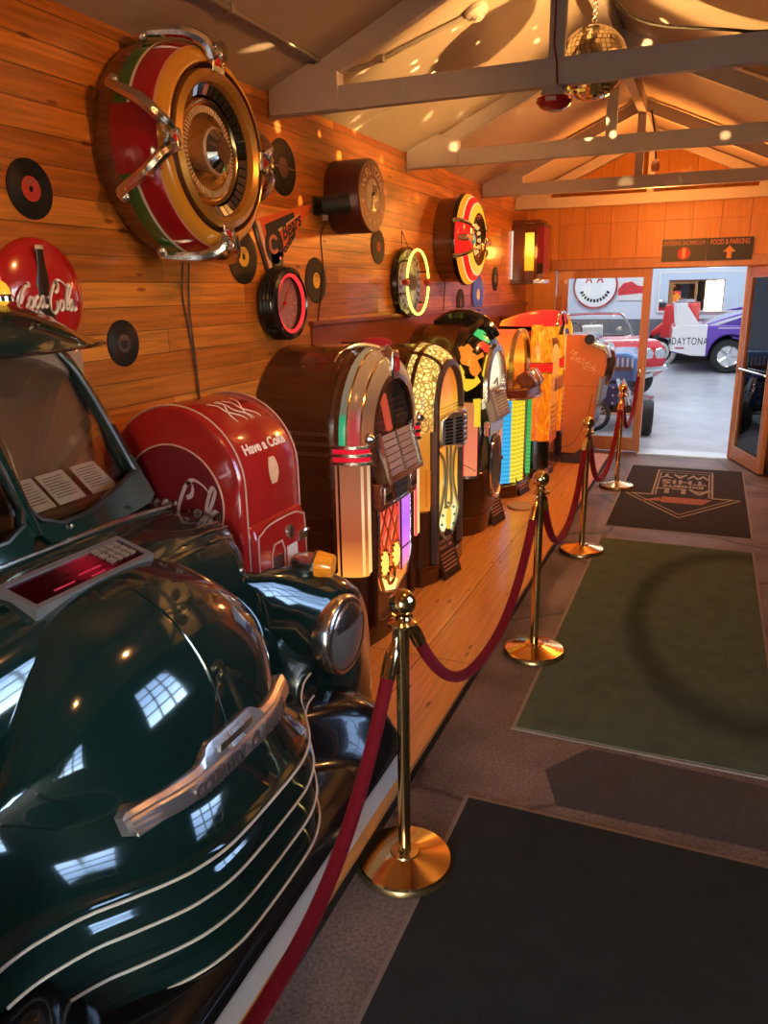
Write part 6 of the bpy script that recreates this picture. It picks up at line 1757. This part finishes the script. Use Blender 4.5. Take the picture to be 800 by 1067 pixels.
t = thing('smoke_detector', 'pale smoke detector on the ceiling at the end of the conduit', 'smoke detector', (-1.135, 3.89, ZW + SL * (XC - XW - .475) - .0))
RMx = Matrix.Rotation(-math.atan(SL), 4, 'Y')
t.location.z = ZW + SL * (-1.135 - XW) - .004
mb = MB(); mb.lathe([(1e-4, 0), (.055, 0), (.056, -.02), (.045, -.032), (.040, -.034)], 'z', (0, 0, 0), 28, RMx); obj('base', mb, mat('cream plastic', (.58, .50, .44), .5), t)
mb = MB()
for k in range(3): mb.lathe([(.040 - .008 * k, -.034 - .006 * k), (.036 - .008 * k, -.040 - .006 * k), (.030 - .008 * k, -.038 - .006 * k)], 'z', (0, 0, 0), 24, RMx)
mb.lathe([(1e-4, -.05), (.02, -.049), (.022, -.04)], 'z', (0, 0, 0), 20, RMx); obj('vented_cap', mb, mat('cream plastic', (.58, .50, .44), .5), t)
cz = lambda x: ZW + SL * (x - XW) - .016
t = thing('conduit', 'thin metal conduit bending across the ceiling to the smoke detector', 'conduit', (-1.7, 3.0, cz(-1.7)))
pp = [(-1.70, 1.8), (-1.70, 2.6), (-1.70, 3.1), (-1.70, 3.5), (-1.685, 3.62), (-1.62, 3.71), (-1.5, 3.76), (-1.35, 3.81), (-1.19, 3.87)]
mb = MB(); mb.tube([p - Vector((-1.7, 3.0, cz(-1.7))) for p in smooth([(x, y, cz(x)) for x, y in pp], 6)], .010, 8); obj('pipe', mb, mat('galvanised pipe', (.42, .37, .33), .35, .7), t)
for x, y in ((-1.70, 2.7), (-1.55, 3.735)):
    mb = MB(); mb.box((x + 1.7 - .022, y - 3.0 - .014, cz(x) - cz(-1.7) - .016), (x + 1.7 + .022, y - 3.0 + .014, cz(x) - cz(-1.7) + .018)); obj('pipe_clip', mb, mat('galvanised pipe', (.42, .37, .33), .35, .7), t, bevel=.004)

t = thing('hanging_bulb', 'small pinkish lamp holder hanging from the ridge, near the doorway end', 'lamp', (-.53, 7.0, 2.69))
mb = MB(); mb.lathe([(1e-4, 0), (.03, .005), (.036, .04), (.03, .075), (.015, .09), (1e-4, .092)], 'z', (0, 0, 0), 20); obj('lamp_holder', mb, mat('pink lamp holder', (.55, .26, .18), .5), t)
mb = MB(); mb.tube([(0, 0, .09), (-.02, 0, .28), (-.06, 0, ZR - .125 - 2.69 + .01)], .008, 6); obj('cord', mb, BLACKM, t)
# ------------------------------------------------------------------ the bright showroom beyond the doorway
SX0, SX1, SY1, SZ = -7.0, 4.0, 21.0, 3.8
SW = mat('pale blue showroom wall', (.62, .68, .78), .6)
def sfloor():
    m = bpy.data.materials.new('grey showroom floor'); m.use_nodes = True
    N, L = m.node_tree.nodes, m.node_tree.links; b = N['Principled BSDF']
    tc = N.new('ShaderNodeTexCoord'); nz = N.new('ShaderNodeTexNoise'); nz.inputs['Scale'].default_value = 2.5; nz.inputs['Detail'].default_value = 6
    L.new(tc.outputs['Object'], nz.inputs['Vector']); r = ramp(N, [(.3, (.36, .38, .42)), (.7, (.50, .52, .56))]); L.new(nz.outputs[0], r.inputs[0]); L.new(r.outputs[0], b.inputs['Base Color'])
    b.inputs['Roughness'].default_value = .28
    return m
struct('floor_showroom', MB().box((SX0, YB + .06, -.1), (SX1, SY1, 0)), sfloor())
struct('ceiling_showroom', MB().box((SX0, YB + .1, SZ), (SX1, SY1, SZ + .1)), WHITE)
mb = MB().box((SX0, SY1, 0), (SX1, SY1 + .1, SZ)); struct('wall_showroom_far', mb, SW)
struct('wall_showroom_left', MB().box((SX0 - .1, YB + .1, 0), (SX0, SY1, SZ)), SW)
struct('wall_showroom_right', MB().box((SX1, YB + .1, 0), (SX1 + .1, SY1, SZ)), SW)
mb = MB().box((SX0, YB + .101, 0), (XW - .06, YB + .2, SZ)).box((XR + .06, YB + .101, 0), (SX1, YB + .2, SZ)).box((XW - .06, YB + .101, 2.04), (XR + .06, YB + .2, SZ)).box((XW - .06, YB + .101, 0), (-1.66, YB + .2, 2.04)).box((.335, YB + .101, 0), (XR + .06, YB + .2, 2.04)); struct('wall_showroom_near', mb, SW)
struct('baseboard_showroom', MB().box((SX0, SY1 - .03, 0), (SX1, SY1, 1.02)), mat('dark grey dado', (.13, .14, .16), .5))
t = thing('wall_mirror', 'long mirror on the far showroom wall reflecting the cars', 'mirror', (-.30, SY1 - .02, 1.22))
obj('mirror_pane', MB().box((-.96, -.02, 0), (.96, 0, .90)), mat('mirror silver', (.85, .88, .92), .015, 1), t)
mb = MB(); mb.box((-1.0, -.03, -.04), (1.0, 0, 0)).box((-1.0, -.03, .90), (1.0, 0, .94)).box((-1.0, -.03, 0), (-.96, 0, .9)).box((.96, -.03, 0), (1.0, 0, .9)); obj('mirror_frame', mb, WHITE, t)
t = thing('round_sign', 'large round white sign with red lettering on the far showroom wall', 'sign', (-2.83, SY1 - .03, 1.84))
mb = MB(); mb.lathe([(1e-4, -.06), (.50, -.06), (.52, -.04), (.52, 0)], 'y', (0, 0, 0), 48); obj('sign_face', mb, mat('white sign face', (.85, .85, .84), .4), t)
mb = MB()
for x, w_ in ((-.16, 1), (.12, 1)):
    mb.ribbon([(x - .07, -.065, .08), (x, -.065, .28), (x + .07, -.065, .08)], .035, (0, -1, 0), .004); mb.ribbon([(x - .04, -.065, .15), (x + .05, -.065, .15)], .03, (0, -1, 0), .004)
obj('red_lettering', mb, mat('sign red', (.55, .02, .02), .5), t)
mb = MB()
for k in range(11):
    a = radians(205 + 13 * k); mb.box((-.025, -.066, -.40), (.025, -.062, -.32), Matrix.Rotation(-(a - radians(270)), 4, 'Y'))
obj('black_lettering', mb, BLACK, t)
mb = MB(); mb.torus(.53, .025, 'y', (0, -.03, 0), 48, 8); obj('red_rim', mb, RED, t)
t = thing('wall_poster', 'red and white poster right of the round sign on the showroom wall', 'poster', (-1.92, SY1 - .02, 1.78))
obj('poster_sheet', MB().box((-.36, -.012, -.30), (.36, 0, .30)), mat('poster white', (.75, .72, .70), .5), t)
mb = MB(); mb.prism([(-.34, -.18), (.34, -.12), (.34, .02), (.12, .06), (-.02, .16), (-.22, .12), (-.34, -.02)], 'y', -.018, -.012); obj('printed_shape', mb, mat('poster red', (.65, .03, .04), .4), t)

def wheel(mb_t, mb_r, x, y, r, w, axis='y', n=28):
    """tyre into mb_t, rim into mb_r"""
    mb_t.lathe([(r * .62, -w / 2), (r * .92, -w / 2), (r, -w / 2 + w * .2), (r, w / 2 - w * .2), (r * .92, w / 2), (r * .62, w / 2)], axis, (x, y, r), n)
    mb_r.lathe([(r * .62, -w / 2 + .01), (r * .56, -w / 2 + .05), (r * .2, -w / 2 + .05), (r * .18, -w / 2 + .02), (1e-4, -w / 2 + .02)], axis, (x, y, r), n)
    for k in range(5):
        a = 2 * pi * k / 5
        if axis == 'y': mb_r.tube([(x + r * .15 * cos(a), y - w / 2 + .03, r + r * .15 * sin(a)), (x + r * .58 * cos(a), y - w / 2 + .025, r + r * .58 * sin(a))], r * .10, 6)
def wheels(t, spots, r, w, rim=None, white=False):
    for x, y in spots:
        a, b = MB(), MB(); wheel(a, b, x, y, r, w)
        wo = obj('wheel', a, RUBBER, t); obj('wheel_rim', b, rim or CHROME, wo)
        if white:
            c = MB(); c.lathe([(r * .66, -w / 2 - .004), (r * .88, -w / 2 - .004), (r * .88, -w / 2 + .002)], 'y', (x, y, r), 28); obj('whitewall', c, WHITE, wo)
def arch_profile(top, bot_z, wheels_, r):
    """closed side outline: top points left to right, then underside with wheel arches right to left"""
    P = list(top)
    for wx in sorted(wheels_, reverse=True):
        P += [(wx + r, bot_z)] + [(wx + r * cos(pi * i / 10), bot_z + r * 1.15 * sin(pi * i / 10)) for i in range(1, 10)] + [(wx - r, bot_z)]
    return P
# ---- purple winged car with the white tail band
PURP = mat('purple car paint', (.13, .04, .42), .15, coat=1.0)
CARW = mat('white car paint', (.78, .78, .80), .2, coat=.8)
t = thing('winged_car', 'purple muscle car with a white tail band, tall rear wing and the word DAYTONA', 'car', (-.76, 18.0, 0), radians(4))
top = [(0, .42), (-.02, .62), (.02, .92), (.12, .98), (.9, 1.0), (1.8, .98), (3.2, .95), (4.2, .80), (4.9, .58), (4.95, .45), (4.6, .36)]
P = arch_profile(top, .34, (1.15, 3.85), .40)
rows = [[(x, y, z) for x, z in P] for y in (.0, 1.9)]
mb = MB(); mb.loft(rows, True, True); obj('body', mb, PURP, t, bevel=.04)
cab = [(.55, .98), (1.25, 1.22), (1.75, 1.32), (2.5, 1.31), (3.2, .97)]
mb = MB(); mb.loft([[(x, y, z) for x, z in cab] for y in (.12, 1.78)], True, True); cb_ = obj('cabin', mb, PURP, t, bevel=.05)
mb = MB(); mb.prism([(1.55, 1.02), (1.8, 1.26), (2.45, 1.25), (2.95, 1.0)], 'y', .10, .122); obj('side_window', mb, mat('dark car glass', (.02, .02, .025), .08), cb_)
mb = MB(); mb.prism([(-.025, .46), (.0, .94), (.10, .995), (.70, 1.012), (.70, .35), (.40, .36)], 'y', -.012, 1.912); obj('tail_band', mb, CARW, t, bevel=.02)
mb = MB(); text_into(mb, 'DAYTONA', .22, facing_ny(.36, -.016, .66) @ Matrix.Diagonal((.62, 1, 1, 1)), extrude=.002, space=1.15); obj('lettering', mb, BLACK, t)
mb = MB(); mb.box((.08, -.015, .50), (.26, -.012, .54)); obj('badge_print', mb, mat('badge red', (.4, .05, .12), .4), t)
for y in (.02, 1.80):
    mb = MB(); mb.prism([(.08, .98), (.55, .99), (.24, 1.44), (.02, 1.44)], 'y', y, y + .07); obj('wing_upright', mb, CARW, t, bevel=.015)
mb = MB(); mb.box((.0, .02, 1.42), (.27, 1.88, 1.455)); obj('wing_blade', mb, CARW, t, bevel=.012)
mb = MB(); mb.prism([(.72, 1.0), (1.75, 1.335), (1.75, 1.30), (.80, .96)], 'y', .10, .16); mb.box((.9, -.006, .93), (2.2, .0, .945)); obj('white_line', mb, CARW, t)
wheels(t, [(1.15, .10), (3.85, .10), (1.15, 1.8), (3.85, 1.8)], .355, .25)
mb = MB(); mb.torus(.41, .02, 'y', (1.15, -.004, .345), 20, 6, arc=(0.1, pi - .1)); obj('wheel_lip', mb, PURP, t)
# ---- red pick-up behind it
t = thing('red_pickup', 'red vintage pickup with a raised red panel and white front fender, behind the purple car', 'truck', (-1.25, 19.95, 0))
mb = MB(); mb.loft([[(x, y, z) for x, z in [(.12, .62), (.20, 1.38), (.95, 1.42), (1.0, .62)]] for y in (.10, .16)], True, True); obj('raised_panel', mb, mat('bright red paint', (.62, .02, .03), .2, coat=.8), t, bevel=.02)
P = arch_profile([(-.12, .40), (-.10, .75), (.15, .98), (1.3, 1.0), (2.2, .95), (2.3, .4)], .32, (.12, 1.8), .33)
mb = MB(); mb.loft([[(x, y, z) for x, z in P] for y in (.18, .85)], True, True); obj('body', mb, mat('bright red paint', (.62, .02, .03), .2, coat=.8), t, bevel=.05)
mb = MB(); mb.torus(.36, .07, 'y', (.12, .20, .33), 24, 10, arc=(.05, pi - .05)); obj('white_fender', mb, CARW, t)
wheels(t, [(.12, .20), (1.8, .20), (.12, .78), (1.8, .78)], .28, .2, None, True)
# ---- red and white convertible
CR = mat('bright red paint', (.62, .02, .03), .2, coat=.8)
t = thing('convertible', 'red open-top convertible with chrome bumper and framed windscreen, behind the glazed leaf', 'car', (-3.55, 15.2, 0), radians(-55))
top = [(.0, .45), (.02, .80), (.5, .93), (1.2, .95), (2.0, .98), (2.55, .93), (2.75, .82), (2.80, .62), (2.74, .42)]
P = arch_profile(top, .30, (.6, 2.15), .34)
mb = MB(); mb.loft([[(x, .06 + .0, z) for x, z in P], [(x, .0, z) for x, z in P], [(x, 1.6, z) for x, z in P], [(x, 1.54, z) for x, z in P]], True, True); obj('body', mb, CR, t, bevel=.07)
mb = MB(); mb.prism([(1.1, .46), (1.75, .46), (1.70, .72), (1.0, .78)], 'y', -.012, 0); obj('white_cove', mb, CARW, t, bevel=.01)
mb = MB(); mb.box((.95, .2, .90), (1.75, 1.4, .99)); obj('cockpit', mb, BLACKM, t)
mb = MB(); mb.tube(smooth([(1.95, .16, .95), (1.74, .24, 1.30), (1.70, .45, 1.36), (1.70, 1.15, 1.36), (1.74, 1.36, 1.30), (1.95, 1.44, .95)], 6), .022, 8); ws = obj('windscreen_frame', mb, CHROME, t)
mb = MB(); mb.loft([[(1.95, .16, .95), (1.95, 1.44, .95)], [(1.74, .24, 1.30), (1.74, 1.36, 1.30)]]); obj('windscreen_glass', mb, glass('shop glass'), ws)
for y in (.5, 1.1):
    mb = MB(); mb.box((1.0, y - .2, .9), (1.14, y + .2, 1.14)); obj('seat', mb, WHITE if y > .6 else mat('yellow seat', (.8, .7, .03), .5), t, bevel=.04)
mb = MB(); mb.torus(.16, .012, 'x', (1.55, .5, 1.05), 20, 6); obj('steering_wheel', mb, BLACK, t)
mb = MB(); mb.tube(smooth([(2.55, -.03, .50), (2.80, .04, .50), (2.88, .5, .48), (2.88, 1.1, .48), (2.80, 1.56, .50), (2.55, 1.63, .50)], 6), .05, 8); mb.tube([(2.84, .3, .40), (2.9, .5, .36), (2.9, 1.1, .36), (2.84, 1.3, .40)], .04, 8); obj('front_bumper', mb, CHROME, t)
mb = MB()
for y in (.12, .34, 1.26, 1.48): mb.lathe([(.10, -.03), (.105, .02), (.09, .05), (1e-4, .06)], 'x', (2.74, y, .72), 20)
mb.box((2.76, .46, .52), (2.84, 1.14, .68)); obj('headlamp', mb, CHROME, t)
wheels(t, [(.6, .1), (2.15, .1), (.6, 1.5), (2.15, 1.5)], .31, .2, None, True)
# ---- blue hot rod close behind the glass
BLU = mat('blue metallic paint', (.10, .22, .52), .22, .2, coat=.8)
t = thing('hot_rod', 'blue open-engined hot rod with louvred hood and wire front wheel, close behind the glazed leaf', 'car', (-1.15, 10.25, 0))
mb = MB(); mb.prism([(-.52, .60), (-.54, .86), (-.40, .98), (.20, 1.0), (.32, .93), (.33, .62)], 'y', .16, 1.2); hd = obj('hood', mb, BLU, t, bevel=.05)
mb = MB()
for k in range(6): mb.box((-.05 + k * .06, .145, .80), (-.025 + k * .06, .165, .93), Matrix.Identity(4))
obj('hood_louvre', mb, mat('pale louvre', (.55, .62, .75), .3), hd)
mb = MB(); mb.box((-.22, .12, .775), (.26, .20, .815)); obj('tan_strip', mb, mat('brown strap', (.16, .06, .03), .5), t)
mb = MB(); mb.box((-.36, .06, .32), (.12, .60, .60)); en = obj('engine_block', mb, mat('dark blue engine', (.035, .04, .14), .35), t, bevel=.03)
mb = MB()
for x in (-.30, -.18, -.06, .06):
    for z in (.36, .46, .56): mb.sphere((x, .05, z), .018, 8)
obj('engine_bolt', mb, CHROME, en)
mb = MB(); mb.cyl(.09, 'z', (-.15, .3, 0), .62, .70, 20); mb.tube([(.16, .10, .66), (.24, .06, .52), (.26, .10, .36), (.24, .3, .24)], .03, 8); mb.tube([(.10, .12, .66), (.16, .06, .50), (.18, .10, .36), (.16, .3, .24)], .03, 8); mb.tube([(-.4, .08, .22), (.30, .08, .22)], .025, 8); obj('exhaust_header', mb, CHROME, t)
mb = MB(); mb.box((-.5, .1, .24), (.5, 1.2, .32)); obj('frame_rail', mb, BLACK, t)
a, b = MB(), MB(); a.torus(.185, .032, 'y', (-.16, -.05, .215), 32, 10); wo = obj('wheel', a, RUBBER, t)
for k in range(14):
    q = 2 * pi * k / 14; b.tube([(-.16, -.05, .215), (-.16 + .165 * cos(q), -.05, .215 + .165 * sin(q))], .006, 5)
b.torus(.165, .010, 'y', (-.16, -.06, .215), 28, 6); b.cyl(.03, 'y', (-.16, 0, .215), -.08, -.02, 12); obj('wire_spoke', b, mat('wire spokes', (.55, .5, .5), .3, .6), wo)
a, b = MB(), MB(); wheel(a, b, .485, -.10, .22, .17, 'x'); wo = obj('wheel', a, RUBBER, t); obj('wheel_rim', b, CHROME, wo)
mb = MB(); mb.tube([(-.16, -.03, .215), (-.16, .5, .24)], .02, 8); mb.tube([(.485, -.10, .22), (.3, .3, .26), (.2, .6, .28)], .025, 8); obj('axle', mb, CHROME, t)
